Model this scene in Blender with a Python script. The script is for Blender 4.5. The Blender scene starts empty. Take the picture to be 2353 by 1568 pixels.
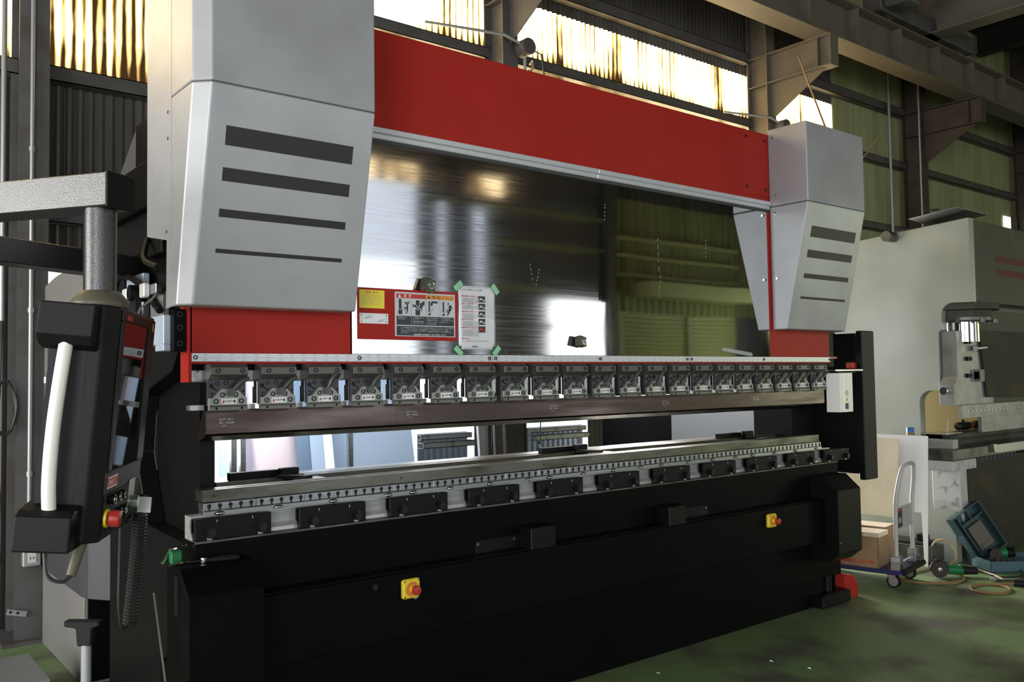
import bpy, math, random
from mathutils import Vector, Matrix
random.seed(7)
S = bpy.context.scene
COL = S.collection
PI = math.pi

# ------------------------------------------------------------------ camera, sky, lights, exposure
S.view_settings.view_transform = 'Standard'
S.view_settings.look = 'None'
S.view_settings.gamma = 1.0
S.view_settings.exposure = 0.0
S.cycles.use_denoising = True
S.cycles.max_bounces = 10
S.cycles.diffuse_bounces = 5
S.cycles.glossy_bounces = 5
S.cycles.sample_clamp_indirect = 6.0

cd = bpy.data.cameras.new('camera')
cam = bpy.data.objects.new('camera', cd)
COL.objects.link(cam)
cd.sensor_width = 36.0
cd.lens = 2025.06 / 2353 * 36.0
cd.clip_end = 200
rx = Vector((0.77974779, -0.62497572, -0.01496659))
up = Vector((-0.01518078, -0.04283482, 0.99896561))
fw = Vector((0.62497034, 0.77871402, 0.04293843))
cam.matrix_world = Matrix(((rx.x, up.x, -fw.x, -1.13045869),
                           (rx.y, up.y, -fw.y, -3.32861537),
                           (rx.z, up.z, -fw.z, 1.55),
                           (0, 0, 0, 1)))
S.camera = cam

world = bpy.data.worlds.new('sky')
S.world = world
world.use_nodes = True
wb = world.node_tree.nodes['Background']
wb.inputs[0].default_value = (0.93, 0.97, 1.0, 1)
wb.inputs[1].default_value = 1.3


def area(name, loc, direction, sx, sy, power, color=(1, 1, 1), spread=180):
    l = bpy.data.lights.new(name, 'AREA')
    l.shape = 'RECTANGLE'
    l.size, l.size_y = sx, sy
    l.energy = power
    l.color = color
    l.spread = math.radians(spread)
    o = bpy.data.objects.new(name, l)
    COL.objects.link(o)
    o.location = loc
    o.rotation_euler = Vector(direction).to_track_quat('-Z', 'Z').to_euler()
    return o


# daylight through the hall's door and window openings, plus two added fill lights
area('fill_front_left', (-2.5, -10.15, 2.3), (0, 1, 0), 6.6, 3.6, 130, (0.95, 0.97, 1.0))  # added fill for the machine's front, no door known there
area('fill_left_front', (-5.9, -6.2, 2.4), (1, 0.45, 0), 5.2, 3.6, 360, (0.95, 0.97, 1.0))  # added fill, makes the front fall off from left to right
area('daylight_front_door', (5.5, -10.15, 2.2), (0, 1, 0), 4.0, 3.0, 28, (0.90, 0.95, 1.0))
area('daylight_narrow_door', (11.5, -10.15, 1.6), (0, 1, 0), 1.5, 3.1, 30, (1.0, 1.0, 0.94))
area('daylight_left_door', (-5.9, 0.6, 2.2), (1, 0, 0), 3.4, 3.6, 360, (1.0, 0.98, 0.94))
area('daylight_right_door', (17.8, -7.7, 1.9), (-1, 0.25, 0.0), 3.6, 3.4, 120, (0.93, 1.0, 0.58))
area('daylight_back_window', (2.0, 3.35, 2.0), (0.3, -1, 0), 3.0, 1.3, 200, (0.95, 0.97, 1.0))
area('daylight_back_door', (5.9, 3.35, 1.5), (-0.15, -1, 0), 0.9, 2.4, 340, (1.0, 0.98, 0.92))

# ------------------------------------------------------------------ materials
MATS = {}


def mat(name, col, rough=0.5, metal=0.0, col2=None, nscale=6.0, nstretch=(1, 1, 1), nlo=0.4, nhi=0.65, bump=0.0,
        bscale=200.0, bstretch=(1, 1, 1), rough2=None, emit=0.0, trans=0.0, alpha=1.0, spec=0.5, detail=6.0, aniso=0.0, coat=0.0):
    m = bpy.data.materials.new(name)
    m.use_nodes = True
    nt = m.node_tree
    N, L = nt.nodes, nt.links
    b = N['Principled BSDF']
    b.inputs['Base Color'].default_value = (*col, 1)
    b.inputs['Roughness'].default_value = rough
    b.inputs['Metallic'].default_value = metal
    b.inputs['Specular IOR Level'].default_value = spec
    if coat:
        b.inputs['Coat Weight'].default_value = coat
    if trans:
        b.inputs['Transmission Weight'].default_value = trans
    if alpha < 1:
        b.inputs['Alpha'].default_value = alpha
    if emit:
        b.inputs['Emission Color'].default_value = (*col, 1)
        b.inputs['Emission Strength'].default_value = emit
    tc = N.new('ShaderNodeTexCoord')

    def noise(scale, stretch, det=detail):
        mp = N.new('ShaderNodeMapping')
        mp.inputs['Scale'].default_value = stretch
        L.new(tc.outputs['Object'], mp.inputs['Vector'])
        n = N.new('ShaderNodeTexNoise')
        n.inputs['Scale'].default_value = scale
        n.inputs['Detail'].default_value = det
        L.new(mp.outputs['Vector'], n.inputs['Vector'])
        return n
    if col2 is not None or rough2 is not None:
        n = noise(nscale, nstretch)
        r = N.new('ShaderNodeMapRange')
        r.inputs['From Min'].default_value = nlo
        r.inputs['From Max'].default_value = nhi
        L.new(n.outputs['Fac'], r.inputs['Value'])
        if col2 is not None:
            mx = N.new('ShaderNodeMix')
            mx.data_type = 'RGBA'
            mx.inputs['A'].default_value = (*col, 1)
            mx.inputs['B'].default_value = (*col2, 1)
            L.new(r.outputs['Result'], mx.inputs['Factor'])
            L.new(mx.outputs['Result'], b.inputs['Base Color'])
        if rough2 is not None:
            r2 = N.new('ShaderNodeMapRange')
            r2.inputs['To Min'].default_value = rough
            r2.inputs['To Max'].default_value = rough2
            L.new(r.outputs['Result'], r2.inputs['Value'])
            L.new(r2.outputs['Result'], b.inputs['Roughness'])
    if bump:
        n2 = noise(bscale, bstretch, 2.0)
        bp = N.new('ShaderNodeBump')
        bp.inputs['Strength'].default_value = bump
        bp.inputs['Distance'].default_value = 0.002
        L.new(n2.outputs['Fac'], bp.inputs['Height'])
        L.new(bp.outputs['Normal'], b.inputs['Normal'])
    if aniso:
        b.inputs['Anisotropic'].default_value = aniso
        tg = N.new('ShaderNodeTangent')
        tg.direction_type = 'RADIAL'
        tg.axis = 'Z'
        L.new(tg.outputs['Tangent'], b.inputs['Tangent'])
    MATS[name] = m
    return m


mat('red_paint', (0.40, 0.026, 0.019), 0.42, col2=(0.37, 0.023, 0.017), nscale=3, bump=0.12, bscale=600, spec=0.12)
mat('red_plastic', (0.45, 0.03, 0.02), 0.35)
mat('silver_paint', (0.42, 0.425, 0.44), 0.40, 0.3, col2=(0.37, 0.372, 0.385), nscale=4, bump=0.05, bscale=900)
mat('seam_dark', (0.05, 0.05, 0.05), 0.6)
mat('decal_grey', (0.033, 0.031, 0.029), 0.45, spec=0.3)
mat('stainless_brushed', (0.62, 0.63, 0.645), 0.055, 1.0, col2=(0.55, 0.56, 0.575), nscale=8, nstretch=(.3, 1, 14), rough2=0.085, aniso=0.35)
mat('stainless_mirror', (0.52, 0.53, 0.53), 0.025, 1.0, col2=(0.48, 0.49, 0.49), nscale=3, rough2=0.04, bump=0.9, bscale=1.1)
mat('white_anodised', (0.78, 0.78, 0.75), 0.35, 0.15)
mat('bright_rail', (0.66, 0.665, 0.67), 0.33, 0.6, col2=(0.56, 0.565, 0.57), nscale=20, nstretch=(.2, 1, 6))
mat('red_hood', (0.3, 0.02, 0.016), 0.4)
mat('frame_grey', (0.46, 0.455, 0.44), 0.36, 0.85, bump=0.5, bscale=160)
mat('corrugated_pale', (0.42, 0.44, 0.47), 0.55, col2=(0.30, 0.30, 0.30), nscale=3, nlo=.5, nhi=.8)
mat('aluminium', (0.68, 0.70, 0.72), 0.28, 0.9, col2=(0.58, 0.60, 0.62), nscale=10, nstretch=(.2, 1, 8))
mat('ground_steel', (0.19, 0.185, 0.165), 0.30, 1.0, col2=(0.10, 0.098, 0.08), nscale=9, nstretch=(.6, 1, 2), rough2=0.42, nlo=.38, nhi=.72)
mat('punch_steel', (0.11, 0.088, 0.085), 0.20, 1.0, col2=(0.075, 0.055, 0.05), nscale=3.5, nstretch=(.5, 1, 4), rough2=0.34)
mat('machined_steel', (0.42, 0.43, 0.45), 0.25, 1.0, col2=(0.30, 0.31, 0.32), nscale=20, nstretch=(.2, 1, 6), rough2=0.36)
mat('chrome', (0.8, 0.8, 0.8), 0.07, 1.0)
mat('black_paint', (0.0032, 0.0034, 0.0034), 0.45, col2=(0.0026, 0.0028, 0.0028), nscale=4, bump=0.10, bscale=500, spec=0.06)
mat('black_textured', (0.005, 0.005, 0.0053), 0.36, bump=0.5, bscale=260, spec=0.18)
mat('arm_black', (0.012, 0.012, 0.012), 0.30, bump=0.5, bscale=260, spec=0.9)
mat('black_plastic', (0.008, 0.008, 0.0085), 0.45, bump=0.06, bscale=900, spec=0.16)
mat('dark_plastic', (0.013, 0.014, 0.0155), 0.5, spec=0.2)
mat('cabinet_grey', (0.21, 0.20, 0.19), 0.5, bump=0.08, bscale=700, col2=(0.19, 0.185, 0.175), nscale=3)
mat('cabinet_dark', (0.055, 0.057, 0.062), 0.5, bump=0.08, bscale=700)
mat('holder_block', (0.115, 0.112, 0.105), 0.38, 0.5)
mat('holder_plate', (0.075, 0.075, 0.082), 0.4, 0.5, col2=(0.06, 0.06, 0.066), nscale=40)
mat('holder_jaw', (0.30, 0.305, 0.285), 0.40, 0.5)
mat('holder_lip', (0.17, 0.175, 0.15), 0.42, 0.5)
mat('lever_olive', (0.075, 0.076, 0.064), 0.3, 0.3)
mat('screw_black', (0.02, 0.02, 0.022), 0.35, 0.6)
mat('white_label', (0.82, 0.83, 0.85), 0.4)
mat('ink_black', (0.02, 0.02, 0.025), 0.5)
mat('ink_navy', (0.035, 0.037, 0.045), 0.45)
mat('ink_grey', (0.25, 0.26, 0.28), 0.5)
mat('ink_red', (0.55, 0.04, 0.03), 0.5)
mat('faded_red', (0.12, 0.03, 0.03), 0.6, spec=0.2)
mat('ink_orange', (0.72, 0.26, 0.035), 0.45)
mat('label_yellow', (0.90, 0.74, 0.06), 0.45)
mat('yellow_plastic', (0.80, 0.60, 0.03), 0.4)
mat('sign_silver', (0.60, 0.61, 0.64), 0.4)
mat('paper', (0.76, 0.76, 0.80), 0.30, coat=0.6, bump=0.8, bscale=14)
mat('green_tape', (0.36, 0.72, 0.45), 0.5, alpha=0.85)
mat('white_plastic', (0.80, 0.80, 0.74), 0.4)
mat('screen_glass', (0.008, 0.009, 0.010), 0.03, spec=0.5)
mat('olive_rubber', (0.10, 0.09, 0.06), 0.45)
mat('scratch_white', (0.75, 0.75, 0.75), 0.5)
mat('clear_plastic', (0.8, 0.82, 0.8), 0.08, alpha=0.35)
mat('rail_white', (0.66, 0.68, 0.71), 0.35, 0.4)
mat('magnet_glass', (0.10, 0.095, 0.075), 0.12, spec=0.8, coat=0.6)
mat('steel_column', (0.085, 0.080, 0.078), 0.55, col2=(0.055, 0.045, 0.038), nscale=5, nlo=.45, nhi=.75)
mat('cream_steel', (0.13, 0.112, 0.085), 0.6, col2=(0.10, 0.08, 0.058), nscale=6, nlo=.5, nhi=.8)
mat('rust_steel', (0.065, 0.048, 0.036), 0.6, col2=(0.045, 0.032, 0.024), nscale=5)
mat('corrugated_dark', (0.085, 0.078, 0.07), 0.55, col2=(0.06, 0.052, 0.045), nscale=2, nstretch=(3, 1, .3))
mat('corrugated_green', (0.27, 0.285, 0.135), 0.55, col2=(0.20, 0.215, 0.09), nscale=2, nstretch=(3, 1, .3))
mat('roof_dark', (0.022, 0.022, 0.018), 0.7, col2=(0.015, 0.015, 0.012))
mat('shutter_green', (0.33, 0.34, 0.14), 0.5)
mat('floor_green', (0.17, 0.25, 0.105), 0.45, col2=(0.10, 0.10, 0.07), nscale=2.0, nlo=.47, nhi=.64, rough2=0.6, detail=12.0, bump=0.2, bscale=30)
mat('old_grey', (0.37, 0.39, 0.345), 0.36, 0.15, col2=(0.31, 0.33, 0.285), nscale=2.0, bump=0.06, bscale=60)
mat('old_ram', (0.30, 0.31, 0.30), 0.38, 0.25, col2=(0.20, 0.205, 0.19), nscale=6)
mat('old_green', (0.05, 0.054, 0.035), 0.5, col2=(0.10, 0.075, 0.045), nscale=3.5, nlo=.5, nhi=.8, spec=0.25)
mat('rusty_dark', (0.020, 0.023, 0.015), 0.6, col2=(0.085, 0.042, 0.016), nscale=4, nlo=.5, nhi=.85, spec=0.25)
mat('worn_steel', (0.15, 0.155, 0.14), 0.4, 0.7, col2=(0.08, 0.08, 0.065), nscale=7)
mat('chipped_white', (0.50, 0.50, 0.49), 0.5, col2=(0.22, 0.20, 0.18), nscale=12, nlo=.55, nhi=.7)
mat('cardboard', (0.33, 0.215, 0.115), 0.75, col2=(0.29, 0.185, 0.095), nscale=6)
mat('cardboard_pale', (0.72, 0.64, 0.50), 0.7, col2=(0.66, 0.57, 0.43), nscale=5, bump=0.3, bscale=25, bstretch=(6, 6, .5))
mat('board_white', (0.82, 0.84, 0.86), 0.35)
mat('cart_blue', (0.03, 0.035, 0.13), 0.4)
mat('cart_tube', (0.50, 0.485, 0.47), 0.3)
mat('rubber', (0.010, 0.010, 0.009), 0.6, spec=0.2)
mat('zinc', (0.50, 0.51, 0.50), 0.3, 0.9)
mat('tool_green', (0.012, 0.16, 0.05), 0.38)
mat('tool_teal', (0.022, 0.055, 0.058), 0.45)
mat('tool_teal_light', (0.06, 0.12, 0.14), 0.45)
mat('cord_orange', (0.26, 0.14, 0.05), 0.5)
mat('cord_yellow', (0.42, 0.32, 0.18), 0.5)
mat('cord_black', (0.02, 0.02, 0.022), 0.45)
mat('grit_disc', (0.045, 0.035, 0.033), 0.9)
mat('pump_orange', (0.30, 0.09, 0.02), 0.5)
mat('can_blue', (0.05, 0.17, 0.40), 0.4)
mat('plywood', (0.85, 0.70, 0.40), 0.55, col2=(0.70, 0.52, 0.26), nscale=3, nstretch=(4, 4, .3))
mat('conduit', (0.36, 0.37, 0.37), 0.4, 0.5)
mat('outlet_white', (0.55, 0.55, 0.50), 0.5)
mat('rope', (0.35, 0.22, 0.10), 0.7)
mat('dark_hole', (0.004, 0.004, 0.004), 0.8)
mat('pale_blue_steel', (0.52, 0.58, 0.70), 0.4, 0.3, bump=0.4, bscale=200)


def glow_mat(name, warm, hot, strength, dirt=True):
    """sun-lit, dirt-streaked translucent roofing sheet"""
    m = bpy.data.materials.new(name)
    m.use_nodes = True
    N, L = m.node_tree.nodes, m.node_tree.links
    N.clear()
    out = N.new('ShaderNodeOutputMaterial')
    em = N.new('ShaderNodeEmission')
    tc = N.new('ShaderNodeTexCoord')
    mp = N.new('ShaderNodeMapping')
    mp.inputs['Scale'].default_value = (3.4, 1, 0.6)
    n = N.new('ShaderNodeTexNoise')
    n.inputs['Scale'].default_value = 1.0
    n.inputs['Detail'].default_value = 4
    n.inputs['Roughness'].default_value = 0.65
    L.new(tc.outputs['Object'], mp.inputs['Vector'])
    L.new(mp.outputs['Vector'], n.inputs['Vector'])
    # ribs of the sheet, their light and shade put into the glow colour
    w = N.new('ShaderNodeTexWave')
    w.wave_type = 'BANDS'
    w.bands_direction = 'X'
    w.inputs['Scale'].default_value = 0.314 / 0.065
    w.inputs['Distortion'].default_value = 0.6
    w.inputs['Detail Scale'].default_value = 0.6
    L.new(tc.outputs['Object'], w.inputs['Vector'])
    ad = N.new('ShaderNodeMath')
    ad.operation = 'MULTIPLY_ADD'
    L.new(w.outputs['Fac'], ad.inputs[0])
    ad.inputs[1].default_value = 0.20
    L.new(n.outputs['Fac'], ad.inputs[2])
    cr = N.new('ShaderNodeValToRGB')
    e = cr.color_ramp.elements
    e[0].position, e[0].color = 0.42, (0.006, 0.003, 0.001, 1)
    e[1].position, e[1].color = 0.70, (*hot, 1)
    x = e.new(0.475)
    x.color = (*warm, 1)
    x = e.new(0.56)
    x.color = (hot[0] * 0.36, hot[1] * 0.28, hot[2] * 0.13, 1)
    # overlaps of the sheets every 0.85 m and grime that gathers above the girts
    w2 = N.new('ShaderNodeTexWave')
    w2.wave_type = 'BANDS'
    w2.bands_direction = 'X'
    w2.inputs['Scale'].default_value = 0.314 / 0.85
    L.new(tc.outputs['Object'], w2.inputs['Vector'])
    m2 = N.new('ShaderNodeMapRange')
    m2.inputs['From Min'].default_value = 0.955
    m2.inputs['From Max'].default_value = 0.975
    m2.inputs['To Max'].default_value = 0.11
    L.new(w2.outputs['Fac'], m2.inputs['Value'])
    sx_ = N.new('ShaderNodeSeparateXYZ')
    L.new(tc.outputs['Object'], sx_.inputs[0])
    tot = m2.outputs['Result']
    for (za, zb, lim) in ((3.66, 3.95, 0), (4.62, 4.80, 1)):
        g = N.new('ShaderNodeMapRange')
        g.inputs['From Min'].default_value = za
        g.inputs['From Max'].default_value = zb
        g.inputs['To Min'].default_value = 0.20
        g.inputs['To Max'].default_value = 0.0
        L.new(sx_.outputs['Z'], g.inputs['Value'])
        v = g.outputs['Result']
        if lim:
            gt = N.new('ShaderNodeMath')
            gt.operation = 'GREATER_THAN'
            gt.inputs[1].default_value = za
            L.new(sx_.outputs['Z'], gt.inputs[0])
            mu = N.new('ShaderNodeMath')
            mu.operation = 'MULTIPLY'
            L.new(v, mu.inputs[0])
            L.new(gt.outputs[0], mu.inputs[1])
            v = mu.outputs[0]
        su = N.new('ShaderNodeMath')
        su.operation = 'ADD'
        L.new(tot, su.inputs[0])
        L.new(v, su.inputs[1])
        tot = su.outputs[0]
    sb2 = N.new('ShaderNodeMath')
    sb2.operation = 'SUBTRACT'
    L.new(ad.outputs[0], sb2.inputs[0])
    L.new(tot, sb2.inputs[1])
    L.new(sb2.outputs[0], cr.inputs['Fac'])
    L.new(cr.outputs['Color'], em.inputs['Color'])
    em.inputs['Strength'].default_value = strength
    L.new(em.outputs[0], out.inputs['Surface'])
    MATS[name] = m


glow_mat('glow_sheet', (0.055, 0.032, 0.012), (1.0, 0.78, 0.44), 11.0)
glow_mat('glow_sheet_dim', (0.12, 0.08, 0.04), (0.95, 0.74, 0.46), 3.6)
mat('lit_window', (0.93, 0.96, 1.0), 0.4, emit=1.6)
mat('glowing_wall_panel', (0.78, 0.86, 1.0), 0.4, emit=0.85)  # glow given to plain wall and columns so their reflection is bright
mat('lit_window_soft', (0.86, 0.91, 0.97), 0.4, emit=0.9)


def sheet_mat(name, col):
    """milky sheet that lets daylight through, also used to brighten opaque parts"""
    m = bpy.data.materials.new(name)
    m.use_nodes = True
    N, L = m.node_tree.nodes, m.node_tree.links
    N.clear()
    out = N.new('ShaderNodeOutputMaterial')
    d = N.new('ShaderNodeBsdfDiffuse')
    t = N.new('ShaderNodeBsdfTranslucent')
    d.inputs['Color'].default_value = (*col, 1)
    t.inputs['Color'].default_value = (*col, 1)
    mx = N.new('ShaderNodeMixShader')
    mx.inputs[0].default_value = 0.7
    L.new(d.outputs[0], mx.inputs[1])
    L.new(t.outputs[0], mx.inputs[2])
    L.new(mx.outputs[0], out.inputs['Surface'])
    MATS[name] = m


sheet_mat('milky_blue', (0.78, 0.86, 0.95))
sheet_mat('milky_pink', (0.95, 0.87, 0.88))
sheet_mat('translucent_board', (0.40, 0.36, 0.25))  # plywood board made translucent so light from behind brightens it
sheet_mat('milky_rib', (0.27, 0.29, 0.32))  # opaque corrugated wall made translucent so it looks lit
sheet_mat('milky_grey', (0.42, 0.50, 0.58))


# ------------------------------------------------------------------ mesh builder
class MB:
    def __init__(s):
        s.v, s.f = [], []

    def add(s, vs, fs):
        o = len(s.v)
        s.v += [tuple(p) for p in vs]
        s.f += [tuple(i + o for i in f) for f in fs]
        return s

    def box(s, x0, x1, y0, y1, z0, z1):
        return s.add([(x0, y0, z0), (x1, y0, z0), (x1, y1, z0), (x0, y1, z0), (x0, y0, z1), (x1, y0, z1), (x1, y1, z1), (x0, y1, z1)],
                     [(0, 3, 2, 1), (4, 5, 6, 7), (0, 1, 5, 4), (1, 2, 6, 5), (2, 3, 7, 6), (3, 0, 4, 7)])

    def cbox(s, x0, x1, y0, y1, z0, z1, c):
        """box with its vertical and horizontal edges chamfered"""
        vs, fs = [], []
        for (zz, i) in ((z0, c), (z0 + c, 0), (z1 - c, 0), (z1, c)):
            a0, a1, b0, b1 = x0 + i, x1 - i, y0 + i, y1 - i
            vs += [(a0 + c, b0, zz), (a1 - c, b0, zz), (a1, b0 + c, zz), (a1, b1 - c, zz), (a1 - c, b1, zz), (a0 + c, b1, zz), (a0, b1 - c, zz), (a0, b0 + c, zz)]
        for r in range(3):
            for k in range(8):
                fs.append((r * 8 + k, r * 8 + (k + 1) % 8, r * 8 + 8 + (k + 1) % 8, r * 8 + 8 + k))
        fs.append(tuple(range(7, -1, -1)))
        fs.append(tuple(range(24, 32)))
        return s.add(vs, fs)

    def prism(s, poly, ax, a0, a1):
        """poly: 2D points; ax 'x': (y,z), 'y': (x,z), 'z': (x,y)"""
        def P(p, a):
            return (a, p[0], p[1]) if ax == 'x' else (p[0], a, p[1]) if ax == 'y' else (p[0], p[1], a)
        n = len(poly)
        area_ = sum(poly[i][0] * poly[(i + 1) % n][1] - poly[(i + 1) % n][0] * poly[i][1] for i in range(n))
        flip = (area_ > 0) == (ax == 'y')
        vs = [P(p, a0) for p in poly] + [P(p, a1) for p in poly]
        fs = [tuple(range(n - 1, -1, -1)), tuple(range(n, 2 * n))] + [(i, (i + 1) % n, n + (i + 1) % n, n + i) for i in range(n)]
        if flip:
            fs = [tuple(reversed(f)) for f in fs]
        return s.add(vs, fs)

    def cyl(s, p0, p1, r, n=16, r2=None, caps=True):
        p0, p1 = Vector(p0), Vector(p1)
        d = (p1 - p0).normalized()
        a = d.orthogonal().normalized()
        b = d.cross(a)
        r2 = r if r2 is None else r2
        vs = []
        for (p, q) in ((p0, r), (p1, r2)):
            for k in range(n):
                t = 2 * PI * k / n
                vs.append(p + (a * math.cos(t) + b * math.sin(t)) * q)
        fs = [(k, (k + 1) % n, n + (k + 1) % n, n + k) for k in range(n)]
        if caps:
            fs += [tuple(range(n - 1, -1, -1)), tuple(range(n, 2 * n))]
        return s.add(vs, fs)

    def tube(s, pts, r, n=8, closed=False):
        pts = [Vector(p) for p in pts]
        m = len(pts)
        rs = r if isinstance(r, (list, tuple)) else [r] * m
        vs, fs = [], []
        prev = None
        for i, p in enumerate(pts):
            if closed:
                d = pts[(i + 1) % m] - pts[i - 1]
            else:
                d = pts[min(i + 1, m - 1)] - pts[max(i - 1, 0)]
            d.normalize()
            a = d.orthogonal().normalized() if prev is None else (prev - d * prev.dot(d)).normalized()
            prev = a
            b = d.cross(a)
            for k in range(n):
                t = 2 * PI * k / n
                vs.append(p + (a * math.cos(t) + b * math.sin(t)) * rs[i])
        for i in range(m if closed else m - 1):
            j = (i + 1) % m
            for k in range(n):
                fs.append((i * n + k, i * n + (k + 1) % n, j * n + (k + 1) % n, j * n + k))
        if not closed:
            fs += [tuple(range(n - 1, -1, -1)), tuple(range((m - 1) * n, m * n))]
        return s.add(vs, fs)

    def lathe(s, prof, c, ax='z', n=24):
        """prof: (r, h) from bottom to top, around an axis through c"""
        c = Vector(c)
        vs, fs = [], []
        for (r, h) in prof:
            for k in range(n):
                t = 2 * PI * k / n
                x, y = r * math.cos(t), r * math.sin(t)
                vs.append(c + (Vector((x, y, h)) if ax == 'z' else Vector((x, -h, y)) if ax == '-y' else Vector((h, x, y))))
        for i in range(len(prof) - 1):
            for k in range(n):
                fs.append((i * n + k, i * n + (k + 1) % n, (i + 1) * n + (k + 1) % n, (i + 1) * n + k))
        fs += [tuple(range(n - 1, -1, -1)), tuple(range((len(prof) - 1) * n, len(prof) * n))]
        return s.add(vs, fs)

    def hexsock(s, x, y, z, r, n=14):
        """socket head screw set in a face that looks to -y: ring with a sunk centre"""
        rings = [(r, 0.0), (r, -0.003), (r * 0.62, -0.003), (r * 0.5, 0.002)]
        vs, fs = [], []
        for (q, h) in rings:
            for k in range(n):
                t = 2 * PI * k / n
                vs.append((x + q * math.cos(t), y + h, z + q * math.sin(t)))
        for i in range(3):
            for k in range(n):
                fs.append((i * n + k, i * n + (k + 1) % n, (i + 1) * n + (k + 1) % n, (i + 1) * n + k))
        fs.append(tuple(range(3 * n, 4 * n)))
        return s.add(vs, fs)

    def sphere(s, c, r, n=14, m=8, sc=(1, 1, 1)):
        prof = [(max(1e-4, r * math.sin(PI * i / m)), -r * math.cos(PI * i / m)) for i in range(m + 1)]
        o = len(s.v)
        s.lathe(prof, (0, 0, 0), 'z', n)
        for i in range(o, len(s.v)):
            x, y, z = s.v[i]
            s.v[i] = (c[0] + x * sc[0], c[1] + y * sc[1], c[2] + z * sc[2])
        return s

    def decal(s, x, z, w, h, y):
        """thin raised rectangle on a face that looks to -y"""
        return s.box(x, x + w, y - 0.0006, y, z, z + h)

    def poly_y(s, poly, y, t=0.0006):
        return s.prism(poly, 'y', y - t, y)

    def build(s, name, material, parent=None, bevel=0.0, smooth=False, seg=1):
        me = bpy.data.meshes.new(name)
        me.from_pydata(s.v, [], s.f)
        me.materials.append(MATS[material])
        if smooth:
            for p in me.polygons:
                p.use_smooth = True
            me.set_sharp_from_angle(angle=math.radians(38))
        o = bpy.data.objects.new(name, me)
        COL.objects.link(o)
        if parent is not None:
            o.parent = parent
            if parent.type == 'EMPTY' and not parent.get('_local'):
                o.matrix_parent_inverse = Matrix.Translation(-parent.location)
        if bevel:
            b = o.modifiers.new('bevel', 'BEVEL')
            b.width = bevel
            b.segments = seg
            b.limit_method = 'ANGLE'
            b.angle_limit = math.radians(40)
        return o


LOCALS = []


def tag(o, label, cat, group=None):
    o['label'] = label
    o['category'] = cat
    if group:
        o['group'] = group
    return o


def thing(name, loc, label, cat, group=None, rot=None):
    """Empty at a thing's base.  With rot given its parts are built in local coordinates."""
    o = bpy.data.objects.new(name, None)
    COL.objects.link(o)
    o.empty_display_size = 0.1
    o.location = loc
    if rot is not None:
        o.rotation_euler = rot
        o['_local'] = 1
        LOCALS.append(o)
    return tag(o, label, cat, group)


def struct(o):
    o['kind'] = 'structure'
    return o


def dup(o, parent, off=(0, 0, 0)):
    c = o.copy()
    COL.objects.link(c)
    c.parent = parent
    c.location = Vector(o.location) + Vector(off)
    for ch in list(o.children):
        dup(ch, c)
    return c


def text_geo(body, size, align='LEFT', bold=False):
    """flat outline text as 2D verts + faces"""
    cu = bpy.data.curves.new('lettering', 'FONT')
    cu.body = body
    cu.size = size
    cu.align_x = align
    cu.resolution_u = 1
    if bold:
        cu.offset = size * 0.018
    o = bpy.data.objects.new('lettering', cu)
    COL.objects.link(o)
    dg = bpy.context.evaluated_depsgraph_get()
    me = bpy.data.meshes.new_from_object(o.evaluated_get(dg))
    vs = [(v.co.x, v.co.y) for v in me.vertices]
    fs = [tuple(p.vertices) for p in me.polygons]
    bpy.data.objects.remove(o)
    bpy.data.curves.remove(cu)
    bpy.data.meshes.remove(me)
    return vs, fs


def put_text(mb, body, size, x, y, z, align='LEFT', bold=False):
    """lettering on a face that looks to -y"""
    vs, fs = text_geo(body, size, align, bold)
    return mb.add([(x + a, y, z + b) for a, b in vs], fs)


def arc(cx, cy, r, a0, a1, n):
    return [(cx + r * math.cos(math.radians(a0 + (a1 - a0) * i / n)), cy + r * math.sin(math.radians(a0 + (a1 - a0) * i / n))) for i in range(n + 1)]


def smooth_path(pts, n=8):
    """Catmull-Rom through the points"""
    P = [Vector(p) for p in pts]
    P = [P[0] * 2 - P[1]] + P + [P[-1] * 2 - P[-2]]
    out = []
    for i in range(1, len(P) - 2):
        for k in range(n):
            t = k / n
            a, b, c, d = P[i - 1], P[i], P[i + 1], P[i + 2]
            out.append(0.5 * ((2 * b) + (c - a) * t + (2 * a - 5 * b + 4 * c - d) * t * t + (3 * b - a - 3 * c + d) * t ** 3))
    out.append(P[-2])
    return out
# ------------------------------------------------------------------ the hall
YB = 3.12          # back wall
ZT = 7.2
fl = MB().box(-7, 18.5, -10.6, 3.6, -0.1, 0.0).build('floor', 'floor_green')
struct(fl)
struct(MB().box(-7, 18.5, -10.6, 3.6, ZT, ZT + 0.1).build('ceiling', 'roof_dark'))


def corrugated(mb, x0, x1, z0, z1, y, amp=0.012, pitch=0.065, sub=6, axis='x', thick=0.004):
    """wavy sheet wall, ribs upright"""
    n = max(2, int(round((x1 - x0) / pitch * sub)))
    vs, fs = [], []
    for i in range(n + 1):
        x = x0 + (x1 - x0) * i / n
        d = y + amp * math.sin(2 * PI * x / pitch)
        for (zz, t) in ((z0, 0), (z1, 0), (z1, thick), (z0, thick)):
            vs.append((x, d + t, zz) if axis == 'x' else (d + t, x, zz))
    for i in range(n):
        for k in range(4):
            fs.append((4 * i + k, 4 * i + (k + 1) % 4, 4 * i + 4 + (k + 1) % 4, 4 * i + 4 + k))
    mb.add(vs, fs)
    return mb


# back wall: corrugated steel with a band of translucent sheets and low openings
w = MB()
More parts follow.
